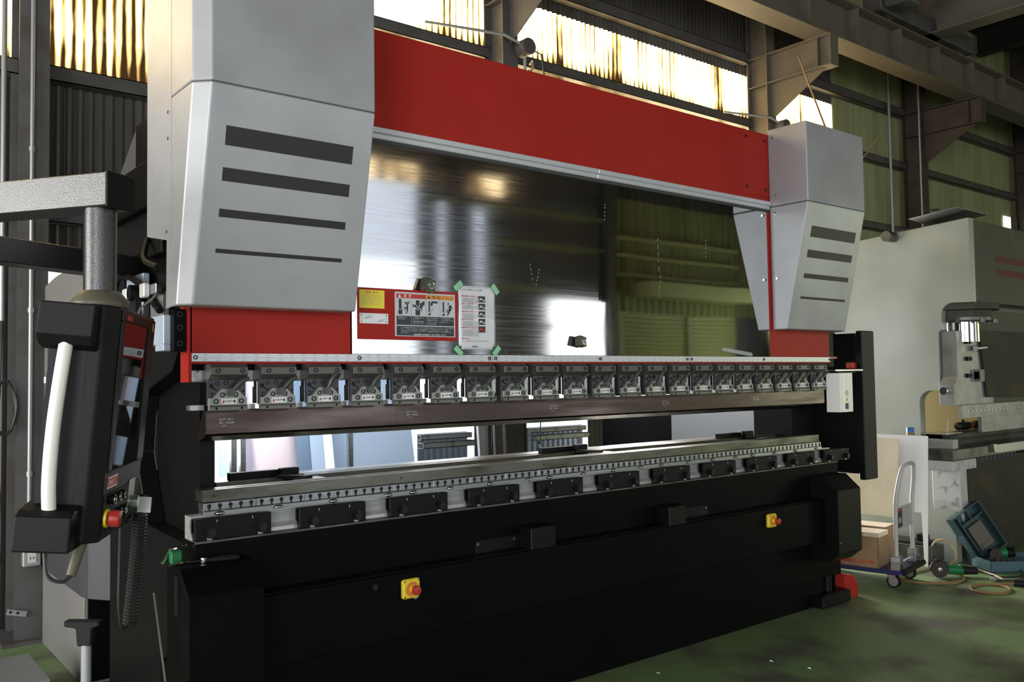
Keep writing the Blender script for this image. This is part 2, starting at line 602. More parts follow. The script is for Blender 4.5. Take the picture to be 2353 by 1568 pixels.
# openings below: (x0, x1, z0, z1)
corrugated(w, -7, 0.08, 0, 3.64, YB)
corrugated(w, 0.08, 0.27, 0, 2.20, YB)
corrugated(w, 0.08, 0.27, 2.42, 3.64, YB)
corrugated(w, 0.27, 0.9, 0, 3.64, YB)
corrugated(w, 0.9, 2.98, 0, 0.72, YB)
corrugated(w, 3.60, 4.20, 0, 2.62, YB)
corrugated(w, 5.0, 5.4, 0, 2.62, YB)
corrugated(w, 0.9, 9.65, 2.62, 3.64, YB)
corrugated(w, 6.4, 9.65, 0, 2.62, YB)
corrugated(w, -7, 9.65, 5.19, ZT, YB)
struct(w.build('wall_back', 'corrugated_dark', smooth=True))
w = MB()
corrugated(w, 2.98, 3.52, 0, 1.085, YB)
corrugated(w, 4.20, 4.92, 0, 1.085, YB)
struct(w.build('wall_back_low', 'milky_rib', smooth=True))
w = MB()
corrugated(w, 9.65, 18.5, 0, ZT, YB)
struct(w.build('wall_back_far', 'corrugated_green', smooth=True))
# lit sheets; the bay beside the ram has one sheet missing (open sky)
n = 0
for (x0, x1, z0, z1, m) in ((-7, 2.50, 3.64, 5.19, 'glow_sheet'), (3.02, 3.62, 3.64, 5.19, 'glow_sheet'), (2.50, 3.02, 3.64, 4.62, 'glow_sheet'),
                            (3.62, 7.50, 3.64, 5.19, 'glow_sheet'), (7.50, 9.65, 3.64, 5.19, 'glow_sheet')):
    n += 1
    wn = MB()
    corrugated(wn, x0, x1, z0, z1, YB, amp=0.010, thick=0.003)
    struct(wn.build('window_%d' % n, m, smooth=True))
for (x0, x1, z0, z1, m) in ((0.9, 2.98, 0.72, 2.62, 'lit_window_soft'), (2.98, 3.52, 1.085, 2.62, 'lit_window'), (3.52, 3.60, 0.72, 2.62, 'lit_window'),
                            (4.20, 4.92, 1.085, 2.62, 'lit_window'), (4.92, 5.0, 0.72, 2.62, 'lit_window'), (0.08, 0.172, 2.20, 2.42, 'lit_window'), (0.198, 0.27, 2.20, 2.42, 'lit_window')):
    n += 1
    struct(MB().box(x0, x1, YB + 0.02, YB + 0.03, z0, z1).build('window_%d' % n, m))
n += 1
struct(MB().box(14.86, 15.14, YB - 0.04, YB - 0.03, 4.02, 4.22).build('window_%d' % n, 'lit_window'))
# door opening at the back, just left of the old press
n_trim = 0


def trim(mb, m):
    global n_trim
    n_trim += 1
    return struct(mb.build('trim_%d' % n_trim, m))


COLX = [-3.9, -0.04, 3.78, 7.74, 11.45, 15.3]


def girt(x0, x1, z, h=0.10, d=0.10, m='steel_column'):
    """lipped channel along the wall between two columns"""
    y1 = YB - 0.015
    y0 = y1 - d
    mb = MB()
    mb.box(x0, x1, y0, y1, z, z + 0.006)
    mb.box(x0, x1, y0, y1, z + h - 0.006, z + h)
    mb.box(x0, x1, y0, y0 + 0.006, z, z + h)
    return trim(mb, m)


for i in range(len(COLX) - 1):
    a, b = COLX[i] + 0.05, COLX[i + 1] - 0.05
    girt(a, b, 4.52 if i > 1 else 4.50)
    girt(a, b, 3.56)
    girt(a, b, 5.30, 0.12)
    girt(a, b, 2.62, 0.09)
    if i >= 3:
        girt(a, b, 1.60)
for (a, b) in ((2.98, 3.52), (4.20, 4.92)):  # paler paint than the other girts, in place of light on them
    girt(a, b, 1.035, 0.045, 0.05, 'chipped_white')
    girt(a, b, 0.965, 0.05, 0.09, 'chipped_white')

for i, cx in enumerate(COLX):
    hw, y0, y1 = 0.085, 2.75, 3.03
    m = 'rust_steel' if i >= 4 else 'cream_steel' if i == 3 else 'steel_column'
    c = MB()
    c.box(cx - hw, cx + hw, y0, y0 + 0.014, 0.02, ZT)
    c.box(cx - hw, cx + hw, y1 - 0.014, y1, 0.02, ZT)
    c.box(cx - 0.005, cx + 0.005, y0 + 0.014, y1 - 0.014, 0.02, ZT)
    c.box(cx - 0.16, cx + 0.16, y0 - 0.08, y1 + 0.06, 0, 0.02)
    col = struct(c.build('column', m))
    # bracket that carries the crane runway
    zt = 5.34
    b = MB()
    b.box(cx - 0.08, cx + 0.08, 1.93, y0, zt - 0.014, zt)
    b.box(cx - 0.08, cx + 0.08, 1.93, y0, zt - 0.36, zt - 0.346)
    b.box(cx - 0.005, cx + 0.005, 1.94, y0, zt - 0.346, zt - 0.014)
    b.box(cx - 0.08, cx + 0.08, 1.922, 1.934, zt - 0.36, zt)
    b.box(cx - 0.07, cx + 0.07, 2.09, 2.10, zt - 0.346, zt - 0.014)
    b.prism([(2.02, zt - 0.36), (y0, zt - 0.36), (y0, zt - 0.78)], 'x', cx - 0.005, cx + 0.005)
    b.box(cx - 0.08, cx + 0.08, y0 + 0.014, y1 - 0.014, zt - 0.36, zt - 0.35)
    b.box(cx - 0.08, cx + 0.08, y0 + 0.014, y1 - 0.014, zt - 0.012, zt - 0.002)
    b.build('bracket', m, col)
# runway beam of the crane, an I section along the hall
rb = MB()
rb.box(-7, 18.4, 1.955, 2.235, 5.342, 5.362)
rb.box(-7, 18.4, 1.955, 2.235, 5.80, 5.82)
rb.box(-7, 18.4, 2.088, 2.102, 5.362, 5.80)
for k in range(26):
    x = -6.5 + k * 0.99
    rb.box(x, x + 0.01, 1.965, 2.088, 5.362, 5.80)
beam = struct(rb.build('beam_runway', 'cream_steel'))
MB().box(-7, 18.4, 2.07, 2.12, 5.82, 5.87).build('rail', 'steel_column', beam)
# roof trusses / purlins
for k in range(7):
    r = MB()
    x = -5.4 + k * 3.86
    r.box(x - 0.08, x + 0.08, -10.4, 3.0, 6.75, 6.77)
    r.box(x - 0.08, x + 0.08, -10.4, 3.0, 7.15, 7.17)
    r.box(x - 0.006, x + 0.006, -10.4, 3.0, 6.77, 7.15)
    struct(r.build('rafter', 'roof_dark'))

# far sides of the hall (seen in the polished ram plates)
f = MB()
YF = -10.3
for (x0, x1, z0, z1) in ((-7, -5.9, 0, 5.15), (-5.9, 0.9, 4.15, 5.15), (0.9, 3.5, 0, 5.15), (7.6, 10.7, 0, 5.15), (10.7, 12.3, 3.2, 5.15), (-7, 18.5, 5.52, ZT)):
    corrugated(f, x0, x1, z0, z1, YF, amp=0.03, pitch=0.24, sub=6)
struct(f.build('wall_front', 'corrugated_dark', smooth=True))
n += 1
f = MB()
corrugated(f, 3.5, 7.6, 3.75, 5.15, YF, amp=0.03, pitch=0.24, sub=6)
struct(f.build('window_%d' % n, 'glowing_wall_panel', smooth=True))  # wall panel made to glow for the ram plates' reflection, not glazing
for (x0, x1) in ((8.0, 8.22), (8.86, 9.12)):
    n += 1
    struct(MB().box(x0, x1, YF + 0.035, YF + 0.04, 0.2, 4.95).build('window_%d' % n, 'glowing_wall_panel'))  # pale columns built as glowing strips, no window here
f = MB()
corrugated(f, 12.3, 18.5, 3.0, 5.52, YF, amp=0.03, pitch=0.24, sub=6)
struct(f.build('wall_front_far', 'corrugated_green', smooth=True))
struct(MB().box(12.3, 12.9, YF - 0.02, YF + 0.05, 0, 3.0).build('wall_front_jamb', 'shutter_green'))
for (x0, x1) in ((12.9, 15.0), (15.15, 17.0)):
    fr = MB()
    for k in range(30):
        fr.prism([(YF, k * 0.1), (YF, k * 0.1 + 0.1), (YF + 0.012, k * 0.1 + 0.09), (YF + 0.03, k * 0.1 + 0.05), (YF + 0.012, k * 0.1 + 0.01)], 'x', x0, x1)
    struct(fr.build('door_%d' % (1 if x0 < 14 else 2), 'shutter_green'))
struct(MB().box(17.0, 18.5, YF - 0.02, YF + 0.04, 0, 3.0).build('wall_front_end', 'corrugated_dark'))
trim(MB().box(13.2, 17.3, YF + 0.04, YF + 0.65, 3.3, 3.62), 'shutter_green')
for z in (3.72, 4.15, 4.55):
    trim(MB().box(12.35, 16.9, YF + 0.03, YF + 0.2, z, z + 0.09), 'shutter_green')
trim(MB().box(15.0, 15.15, YF - 0.01, YF + 0.08, 0, 3.0), 'corrugated_green')
for (x0, x1) in ((-6.5, -3.0), (-2.0, 1.5), (2.5, 6.78), (6.93, 8.15), (8.6, 9.65)):
    n += 1
    wn = MB()
    corrugated(wn, x0, x1, 5.15, 5.52, YF, amp=0.01, thick=0.003)
    struct(wn.build('window_%d' % n, 'glow_sheet_dim', smooth=True))
for (x0, x1) in ((-7, -6.5), (-3.0, -2.0), (1.5, 2.5), (6.78, 6.93), (8.15, 8.6), (9.65, 12.3)):
    struct(MB().box(x0, x1, YF - 0.01, YF + 0.03, 5.15, 5.52).build('wall_front_pier', 'corrugated_dark'))
for (x, m) in ((0.95, 'steel_column'), (3.4, 'steel_column'), (7.72, 'steel_column'), (8.46, 'steel_column'), (12.35, 'steel_column')):
    c = MB()
    c.box(x - 0.12, x + 0.12, YF + 0.3, YF + 0.315, 0, ZT)
    c.box(x - 0.12, x + 0.12, YF + 0.05, YF + 0.065, 0, ZT)
    c.box(x - 0.006, x + 0.006, YF + 0.065, YF + 0.3, 0, ZT)
    struct(c.build('column', m))
for (x0, x1, z) in ((7.6, 12.3, 4.88), (9.1, 12.3, 4.2), (9.1, 10.7, 3.3), (9.1, 10.7, 1.9)):
    trim(MB().box(x0, x1, YF + 0.03, YF + 0.15, z, z + 0.09), 'corrugated_green')
trim(MB().box(10.7, 12.3, YF - 0.05, YF + 0.02, 2.55, 2.68), 'steel_column')
# end walls
e = MB()
corrugated(e, -10.6, -9.5, 0, ZT, 18.2, amp=0.03, pitch=0.24, axis='y')
corrugated(e, -5.9, 3.6, 0, ZT, 18.2, amp=0.03, pitch=0.24, axis='y')
corrugated(e, -9.5, -5.9, 3.6, ZT, 18.2, amp=0.03, pitch=0.24, axis='y')
struct(e.build('wall_right', 'corrugated_green', smooth=True))
e = MB()
corrugated(e, -10.6, -9.0, 0, ZT, -6.3, amp=0.03, pitch=0.24, axis='y')
corrugated(e, 2.4, 3.6, 0, ZT, -6.3, amp=0.03, pitch=0.24, axis='y')
corrugated(e, -3.4, -1.2, 0, ZT, -6.3, amp=0.03, pitch=0.24, axis='y')
corrugated(e, -9.0, -3.4, 4.4, ZT, -6.3, amp=0.03, pitch=0.24, axis='y')
corrugated(e, -1.2, 2.4, 4.1, ZT, -6.3, amp=0.03, pitch=0.24, axis='y')
struct(e.build('wall_left', 'corrugated_dark', smooth=True))

# ------------------------------------------------------------------ things fixed to the hall
# overhead crane: bridge girder on the runway rail, end carriage and hoist
t = thing('overhead_crane', (10.3, 2.1, 5.87), 'overhead travelling crane girder resting on the runway beam under the roof', 'crane')
g = MB()
g.box(10.16, 10.46, -10.0, 2.35, 5.93, 5.95)
g.box(10.16, 10.46, -10.0, 2.35, 6.45, 6.47)
g.box(10.30, 10.32, -10.0, 2.35, 5.95, 6.45)
g.build('girder', 'cream_steel', t)
c = MB().cbox(8.9, 11.4, 1.98, 2.22, 5.93, 6.15, 0.015)
c.build('end_carriage', 'steel_column', t)
for x in (9.2, 11.1):
    MB().cyl((x, 2.04, 5.975), (x, 2.15, 5.975), 0.105, 20).build('wheel', 'worn_steel', t, smooth=True)
MB().cyl((9.3, 1.72, 6.08), (9.3, 1.98, 6.08), 0.12, 20).build('drive_motor', 'steel_column', t, smooth=True)
MB().cbox(8.95, 9.25, 1.66, 1.98, 5.96, 6.2, 0.02).build('gearbox', 'steel_column', t)
t = tag(MB().lathe([(0.02, 0), (0.22, 0.02), (0.26, 0.16), (0.14, 0.34), (0.05, 0.4)], (9.55, 0.12, 4.98)).build('high_bay_lamp', 'cream_steel', smooth=True),
        'rusty tan high bay lamp housing at the upper right edge', 'lamp')
MB().cyl((9.55, 0.12, 5.37), (9.55, 0.12, 7.2), 0.012, 8).build('stem', 'steel_column', t)

# wiring on the column beside the cabinet
t = tag(MB().tube([(-0.055, 2.728, 0.62), (-0.055, 2.728, 7.0)], 0.0125, 10).build('conduit', 'conduit', smooth=True),
        'thin grey steel conduit running up the near left column', 'pipe')
for z in (1.0, 2.0, 3.0, 4.0):
    MB().cyl((-0.055, 2.728, z), (-0.055, 2.728, z + 0.03), 0.018, 12).build('coupling', 'conduit', t, smooth=True)
t = thing('outlet_box', (-0.042, 2.735, 0.46), 'grey wall box with white double power socket on the near left column', 'power outlet')
MB().cbox(-0.092, 0.006, 2.69, 2.748, 0.46, 0.60, 0.006).build('box', 'conduit', t)
p = MB().box(-0.066, -0.022, 2.684, 2.69, 0.483, 0.58).build('socket_plate', 'outlet_white', t)
q = MB()
for z in (0.505, 0.55):
    q.box(-0.056, -0.052, 2.682, 2.684, z, z + 0.015).box(-0.038, -0.034, 2.682, 2.684, z, z + 0.015)
q.build('slot', 'ink_black', p)
t = tag(MB().tube([(-0.20, 2.80, 1.95), (-0.20, 2.80, 6.0)], 0.016, 10).build('conduit', 'conduit', smooth=True),
        'grey conduit on the dark wall left of the near column', 'pipe')
t = tag(MB().tube(smooth_path([(-0.20, 2.80, 1.95), (-0.21, 2.78, 1.55), (-0.225, 2.76, 1.2), (-0.2, 2.76, 0.7), (-0.22, 2.76, 0.3)], 6), 0.007, 6).build('hanging_cable', 'cord_black', smooth=True),
        'single black cable hanging down beside the near left column', 'cable')
pts = []
for k in range(4 * 20 + 1):
    a = 2 * PI * k / 20
    pts.append((-0.19 + 0.06 * math.sin(a) * (1 + 0.08 * math.sin(k)), 2.74 - 0.004 * (k / 20), 1.42 + 0.16 * math.cos(a) * (1 + 0.06 * math.sin(k * 1.7))))
tag(MB().tube(pts, 0.007, 6).build('cable_coil', 'cord_black', smooth=True), 'coil of black cable hung against the left column', 'cable coil')
t = thing('angle_bracket', (-0.12, 2.74, 0.19), 'small grey slotted steel bracket hanging low beside the left column', 'bracket', rot=(0, math.radians(16), 0))
MB().box(-0.05, 0.06, -0.01, -0.004, -0.018, 0.018).box(-0.05, 0.06, -0.03, -0.01, 0.014, 0.018).build('plate', 'conduit', t)
MB().cyl((-0.03, -0.0105, 0), (-0.03, -0.012, 0), 0.008, 12).cyl((0.01, -0.0105, 0), (0.01, -0.012, 0), 0.008, 12).build('hole', 'dark_hole', t)
t = tag(MB().tube([(11.28, 2.735, 0.1), (11.28, 2.735, 7.0)], 0.014, 8).build('conduit', 'conduit', smooth=True),
        'pale conduit running up the far column above the old press', 'pipe')
t = tag(MB().tube([(10.85, 2.95, 0.1), (10.85, 2.95, 7.0)], 0.02, 8).build('conduit', 'conduit', smooth=True),
        'grey conduit on the wall just left of the far column', 'pipe')
for (x, lab) in ((11.56, 'small black hook plate on the far column above the old press'),):
    tag(MB().box(x, x + 0.09, 2.66, 2.75, 3.9, 3.915).box(x, x + 0.09, 2.66, 2.668, 3.82, 3.9).build('hook_plate', 'steel_column'), lab, 'bracket')

# wall lamps on goose-neck arms above the ram
def wall_lamp(cx, z, lab):
    t = thing('swing_arm_lamp', (cx, 2.66, z), lab, 'lamp')
    MB().cyl((cx + 0.09, 2.735, z - 0.02), (cx + 0.09, 2.61, z - 0.02), 0.075, 18).build('head', 'steel_column', t, smooth=True)
    MB().tube([(cx + 0.09, 2.66, z - 0.05), (cx + 0.02, 2.66, z + 0.0), (cx - 0.16, 2.66, z + 0.04), (cx - 0.95, 2.72, z - 0.02)], [0.012, 0.012, 0.014, 0.012], 8).build('arm', 'conduit', t, smooth=True)
    MB().tube([(cx + 0.09, 2.68, z - 0.1), (cx + 0.09, 2.70, z - 0.9)], 0.014, 8).build('stem', 'conduit', t, smooth=True)
    MB().tube([(cx + 0.15, 2.67, z - 0.02), (cx + 0.28, 2.67, z - 0.04), (cx + 0.35, 2.69, z - 0.4)], 0.008, 6).build('cable', 'cord_black', t, smooth=True)
    return t


wall_lamp(3.80, 4.55, 'swing arm lamp on the column just right of the bright open sheet')
wall_lamp(7.74, 4.50, 'swing arm lamp on the column left of the right hand casing')
# chain hook on the column
t = thing('chain_hook', (3.95, 2.72, 4.2), 'pale steel hook with short chain hanging beside the column above the ram', 'hook')
MB().tube([(3.965, 2.7, 4.40), (3.99, 2.7, 4.44), (4.00, 2.7, 4.38), (3.965, 2.7, 4.33), (3.94, 2.7, 4.35)], 0.010, 8).build('hook', 'zinc', t, smooth=True)
for k in range(4):
    r = [(3.955 + (0.018 * math.cos(a * PI / 5) if k % 2 else 0.004 * math.cos(a * PI / 5)), 2.7 + (0 if k % 2 else 0.018 * math.cos(a * PI / 5)), 4.31 - 0.045 * k + 0.03 * math.sin(a * PI / 5)) for a in range(10)]
    MB().tube(r, 0.006, 6, closed=True).build('link', 'zinc', t, smooth=True)
# ropes to the right casing
tag(MB().tube([(7.15, 2.0, 4.98), (5.60, 0.9, 4.043), (4.05, -0.2, 3.105)], 0.007, 6).build('rope', 'rope', smooth=True), 'thin tan rope from the runway bracket down to the right casing top', 'rope')
tag(MB().tube([(9.4, 2.3, 4.55), (6.2, 0.95, 3.3), (4.6, 0.25, 2.75)], 0.007, 6).build('rope', 'rope', smooth=True), 'faint tan rope slanting down behind the right casing', 'rope')
# ------------------------------------------------------------------ the press brake
PB = thing('press_brake', (2.15, 0.6, 0), 'large red, silver and black hydraulic press brake filling the middle of the hall', 'press brake')


def part(mb, name, m, parent=None, **k):
    return mb.build(name, m, parent or PB, **k)


# --- frames
for (x0, x1) in ((0.02, 0.10), (4.46, 4.54)):
    fr = MB()
    fr.prism([(0.40, 0), (1.20, 0), (1.20, 2.45), (0.34, 2.45), (0.16, 2.30), (0.16, 1.75), (0.30, 1.60), (0.72, 1.50), (0.78, 1.25), (0.62, 0.95), (0.10, 0.93), (0.10, 0)][::-1], 'x', x0, x1)
    part(fr, 'side_frame', 'black_textured', bevel=0.004)
part(MB().box(0.10, 0.16, 0.20, 0.74, 0.93, 1.66), 'throat_plate', 'black_textured')
part(MB().box(4.30, 4.46, 0.30, 0.62, 0.9, 1.63), 'throat_plate', 'black_textured')
# inner face of the right frame, lit by the rear window
part(MB().box(4.40, 4.46, 0.68, 1.5, 0.2, 1.63), 'frame_liner', 'frame_grey', bevel=0.003)
part(MB().box(4.40, 4.46, 1.5, 2.3, 0.2, 1.63), 'liner_shade', 'black_textured', bevel=0.003)  # same frame face, blackened to paint the shade at its rear end
part(MB().box(-0.02, 0.10, 0.30, 1.1, 2.30, 2.50), 'valve_housing', 'black_paint', bevel=0.006)
part(MB().box(0.02, 0.22, 0.45, 0.80, 2.45, 2.72), 'oil_tank', 'black_paint', bevel=0.006)
part(MB().prism([(0.8, 2.45), (1.20, 2.45), (0.8, 2.70)], 'x', 0.02, 0.03), 'gusset', 'cabinet_dark')
part(MB().box(-0.02, 0.02, 0.30, 0.50, 2.08, 2.25), 'valve_block', 'black_plastic', bevel=0.005)
h = MB()
h.tube(smooth_path([(-0.03, 0.98, 1.95), (-0.06, 0.75, 2.02), (-0.06, 0.5, 1.98), (-0.04, 0.25, 1.84)]), 0.014, 8)
part(h, 'hydraulic_hose', 'rubber', smooth=True)
part(MB().tube(smooth_path([(-0.03, 0.45, 2.15), (-0.08, 0.32, 2.05), (-0.08, 0.15, 2.0)]), 0.012, 8), 'hydraulic_hose', 'rubber', smooth=True)
# bright metal fittings behind the pendant
fb = part(MB().box(-0.06, -0.03, 0.24, 0.78, 1.905, 1.95), 'linkage_arm', 'machined_steel', bevel=0.004)
for y in (0.34, 0.59):
    MB().cbox(-0.085, -0.06, y - 0.03, y + 0.03, 1.898, 1.955, 0.004).build('clamp_shoe', 'white_anodised', fb)
MB().cyl((-0.085, 0.68, 1.93), (-0.06, 0.68, 1.93), 0.018, 14).build('pin', 'chrome', fb, smooth=True)
MB().cyl((-0.10, 0.46, 1.925), (-0.03, 0.46, 1.925), 0.034, 20).build('pivot', 'black_plastic', fb, smooth=True)
part(MB().prism([(0.43, 1.92), (0.49, 1.92), (0.56, 1.80), (0.40, 1.80)], 'x', -0.085, -0.062), 'linkage_lever', 'dark_plastic')
part(MB().box(-0.028, 0.0, 0.52, 0.76, 1.84, 2.02), 'guide_plate', 'pale_blue_steel', bevel=0.003)
part(MB().box(-0.028, 0.0, 0.26, 0.42, 1.80, 1.92), 'guide_plate', 'cabinet_grey', bevel=0.003)
part(MB().tube(smooth_path([(-0.09, 0.36, 1.80), (-0.09, 0.34, 1.85), (-0.09, 0.18, 1.88), (-0.09, 0.12, 1.90)]), 0.005, 6), 'copper_pipe', 'zinc', smooth=True)
sb = part(MB().box(-0.085, 0.0, 0.06, 0.36, 1.70, 1.81).box(-0.085, 0.0, 0.06, 0.16, 1.675, 1.70), 'ram_guide', 'pale_blue_steel', bevel=0.002)
g = MB().box(-0.06, -0.02, 0.015, 0.06, 1.67, 1.83)
g = g.build('guide_strip', 'black_paint', sb)
for z in (1.70, 1.76, 1.81):
    MB().hexsock(-0.04, 0.015, z, 0.011).build('screw', 'screw_black', sb)

# --- ram: red plates, polished sheets, rail, scale
ram = part(MB().box(-0.008, 4.312, 0.012, 0.10, 1.60, 3.085), 'ram', 'black_paint')
rt = part(MB().box(0.0, 4.31, 0.0, 0.06, 2.653, 3.093), 'ram_cover', 'red_paint', bevel=0.004)
part(MB().box(3.40, 3.665, -0.004, 0.0, 2.685, 3.09), 'cover_plate', 'red_paint', bevel=0.001)
for (x, z) in ((3.435, 3.045), (3.435, 2.73), (3.63, 3.045), (3.63, 2.73)):
    part(MB().hexsock(x, -0.004, z, 0.011), 'screw', 'screw_black')
rl = part(MB().box(0.0, 2.13, -0.022, 0.012, 2.628, 2.654).box(0.0, 2.13, -0.012, 0.012, 2.604, 2.628), 'rail', 'rail_white', bevel=0.003)
part(MB().box(2.132, 3.66, -0.022, 0.012, 2.628, 2.654).box(2.132, 3.66, -0.012, 0.012, 2.604, 2.628), 'rail', 'rail_white', bevel=0.003)
part(MB().box(0.0, 3.66, -0.008, 0.012, 2.588, 2.604), 'rail_gap', 'seam_dark')
part(MB().box(-0.008, 0.668, 0.0, 0.03, 1.664, 2.60), 'ram_end_plate', 'red_paint', bevel=0.003)
part(MB().box(3.636, 4.312, 0.0, 0.03, 1.664, 2.60), 'ram_end_plate', 'red_paint', bevel=0.003)
part(MB().box(0.672, 2.128, -0.002, 0.011, 1.666, 2.59), 'polished_sheet', 'stainless_brushed')
part(MB().prism([(2.13, 0.0), (3.632, -0.001), (3.632, 0.011), (2.13, 0.011)], 'z', 1.666, 2.59), 'polished_sheet', 'stainless_mirror')
# scratches and drip marks on the right hand sheet
for (x, z, L_, a) in ((2.60, 2.33, 0.20, 88), (2.615, 2.12, 0.14, 95), (2.19, 2.48, 0.10, 92), (3.02, 2.36, 0.12, 90), (1.93, 2.42, 0.05, 10), (1.66, 2.12, 0.12, 80), (1.72, 2.10, 0.10, 105), (2.3, 1.72, 0.02, 60), (1.50, 1.70, 0.04, 85)):
    ca, sa = math.cos(math.radians(a)), math.sin(math.radians(a))
    mb = MB()
    n_ = 5
    for q in range(n_):
        t0, t1 = q / n_ * L_ + random.uniform(0, .004), (q + random.uniform(.4, .8)) / n_ * L_
        j_ = random.uniform(-0.003, 0.003)
        mb.poly_y([(x + ca * t0 + j_, z - sa * t0), (x + ca * t0 + j_ + 0.0016, z - sa * t0), (x + ca * t1 + 0.0012, z - sa * t1), (x + ca * t1, z - sa * t1)], -0.0021, 0.0002)
    part(mb, 'scratch', 'scratch_white')
# scale strip with its figures
ss = part(MB().box(0.0, 1.415, -0.006, 0.012, 1.633, 1.664), 'scale', 'rail_white')
part(MB().box(1.418, 2.845, -0.006, 0.012, 1.633, 1.664), 'scale', 'rail_white')
part(MB().box(2.848, 4.308, -0.006, 0.012, 1.633, 1.664), 'scale', 'rail_white')
tk = MB()
GL = {}
for d in '0123456789':
    GL[d] = text_geo(d, 0.0085)
for k in range(431):
    hgt = 0.005 if k % 5 == 0 else 0.003
    tk.box(k * 0.01 - 0.0003, k * 0.01 + 0.0003, -0.0066, -0.006, 1.648 - hgt / 2, 1.648 + hgt / 2)
tk.box(0.0, 4.3, -0.0066, -0.006, 1.6477, 1.6483)
for k in range(1, 86):
    for (num, z) in ((k * 50, 1.6545), (4300 - k * 50, 1.6355)):
        s_ = str(num)
        for i, ch in enumerate(s_):
            vs, fs = GL[ch]
            tk.add([(k * 0.05 - len(s_) * 0.0027 + i * 0.0054 + a, -0.0067, z + b) for a, b in vs], fs)
part(tk, 'scale_figures', 'ink_grey', ss)
for x in (0.012, 0.705, 1.398, 1.434, 2.13, 2.826, 2.866, 3.56, 4.297):
    MB().hexsock(x, -0.006, 1.6485, 0.0085).build('screw', 'screw_black', ss)
part(MB().prism([(2.11, 1.652), (2.120, 1.652), (2.115, 1.645)], 'y', -0.0068, -0.006), 'centre_mark', 'ink_red', ss)
part(MB().box(-0.008, 4.312, 0.002, 0.04, 1.624, 1.633), 'ram_lip', 'red_paint')
part(MB().box(-0.006, 4.25, 0.03, 0.10, 1.555, 1.622), 'tool_rail', 'bright_rail', bevel=0.003)
part(MB().box(-0.012, 0.0, 0.0, 0.09, 1.555, 1.86), 'ram_edge', 'red_paint')
# red plate with signs
sp = part(MB().prism([(0.697, 1.729)] + [(1.215, 1.727)] + [(1.222, 1.953)] + [(0.697, 1.951)], 'y', -0.0035, -0.002), 'sign_plate', 'red_paint', bevel=0.001)

# --- silver casings
def casing(sx, name):
    """sx: maps left-hand x to this side"""
    fl_ = sx(1.0) < sx(0.0)

    def ring(z, yf, yc, yb, xo=-0.078, xc=-0.026, xi=0.632):
        return [(sx(xi), yb, z), (sx(xo), yb, z), (sx(xo), yc, z), (sx(xc), yf, z), (sx(xi), yf, z)]

    def solid(rings):
        mb = MB()
        n_ = len(rings[0])
        vs = [p for r in rings for p in r]
        fs = []
        for i in range(len(rings) - 1):
            for k in range(n_):
                fs.append((i * n_ + k, i * n_ + (k + 1) % n_, (i + 1) * n_ + (k + 1) % n_, (i + 1) * n_ + k))
        fs.append(tuple(range(n_ - 1, -1, -1)))
        fs.append(tuple(range((len(rings) - 1) * n_, len(rings) * n_)))
        if fl_:
            fs = [tuple(reversed(f)) for f in fs]
        return mb.add(vs, fs)
    up_ = solid([ring(2.6225, -0.283, -0.232, -0.004), ring(3.12, -0.283, -0.232, -0.004)])
    a = part(up_, 'casing_top', 'silver_paint', bevel=0.006, seg=2)
    lo = solid([ring(1.836, -0.109, -0.0645, -0.0045, xo=-0.08, xc=-0.0347), ring(2.6195, -0.283, -0.232, -0.0045)])
    b = part(lo, 'casing_bottom', 'silver_paint', bevel=0.006, seg=2)
    part(solid([ring(2.6195, -0.276, -0.228, -0.004, -0.074, -0.024, 0.628), ring(2.6225, -0.276, -0.228, -0.004, -0.074, -0.024, 0.628)]), 'casing_seam', 'seam_dark')
    # outer cheek that wraps the ram end, stepped at the bottom
    pl = [(-0.0045, 1.836), (0.052, 1.832), (0.046, 2.09), (0.29, 2.135), (0.29, 3.12), (-0.0045, 3.12)]
    xs = sorted((sx(-0.078), sx(-0.070)))
    part(MB().prism(pl, 'x', xs[0], xs[1]), 'casing_cheek', 'silver_paint')
    for (x0, x1, z0, z1) in ((0.038, 0.549, 2.409, 2.477), (0.037, 0.549, 2.2835, 2.331), (0.036, 0.547, 2.156, 2.185), (0.034, 0.546, 2.0275, 2.0425)):
        dv = []
        for z in (z0, z1):
            y = -0.283 + (2.62 - z) * 0.2217
            dv += [(sx(x0), y - 0.0012, z), (sx(x1), y - 0.0012, z), (sx(x0), y + 0.001, z), (sx(x1), y + 0.001, z)]
        MB().add(dv, [(0, 1, 5, 4), (2, 6, 7, 3), (0, 4, 6, 2), (1, 3, 7, 5), (4, 5, 7, 6), (0, 2, 3, 1)]).build('stripe', 'decal_grey', b)
    return a, b


cl = casing(lambda x: x, 'left')
cr = casing(lambda x: 4.297 - x, 'right')
for (y, z, p) in ((0.02, 2.57, cl[1]), (0.02, 2.47, cl[1]), (0.035, 2.12, cl[1])):
    MB().lathe([(0.007, -0.004), (0.007, 0.0), (0.004, 0.003)], (-0.079, y, z), 'x', 12).build('screw', 'chrome', p)
for (y, z, p) in ((-0.045, 3.06, cr[0]), (-0.06, 2.69, cr[0]), (-0.05, 2.575, cr[1]), (-0.05, 2.16, cr[1])):
    MB().lathe([(0.007, -0.006), (0.007, 0.001)], (3.661, y, z), 'x', 12).build('screw', 'chrome', p)
for x in (3.80, 4.05):
    MB().cyl((x, -0.2, 3.12), (x, -0.2, 3.13), 0.012, 10).build('screw', 'screw_black', cr[0])
MB().cyl((3.72, -0.14, 3.12), (3.72, -0.14, 3.13), 0.012, 10).build('screw', 'screw_black', cr[0])

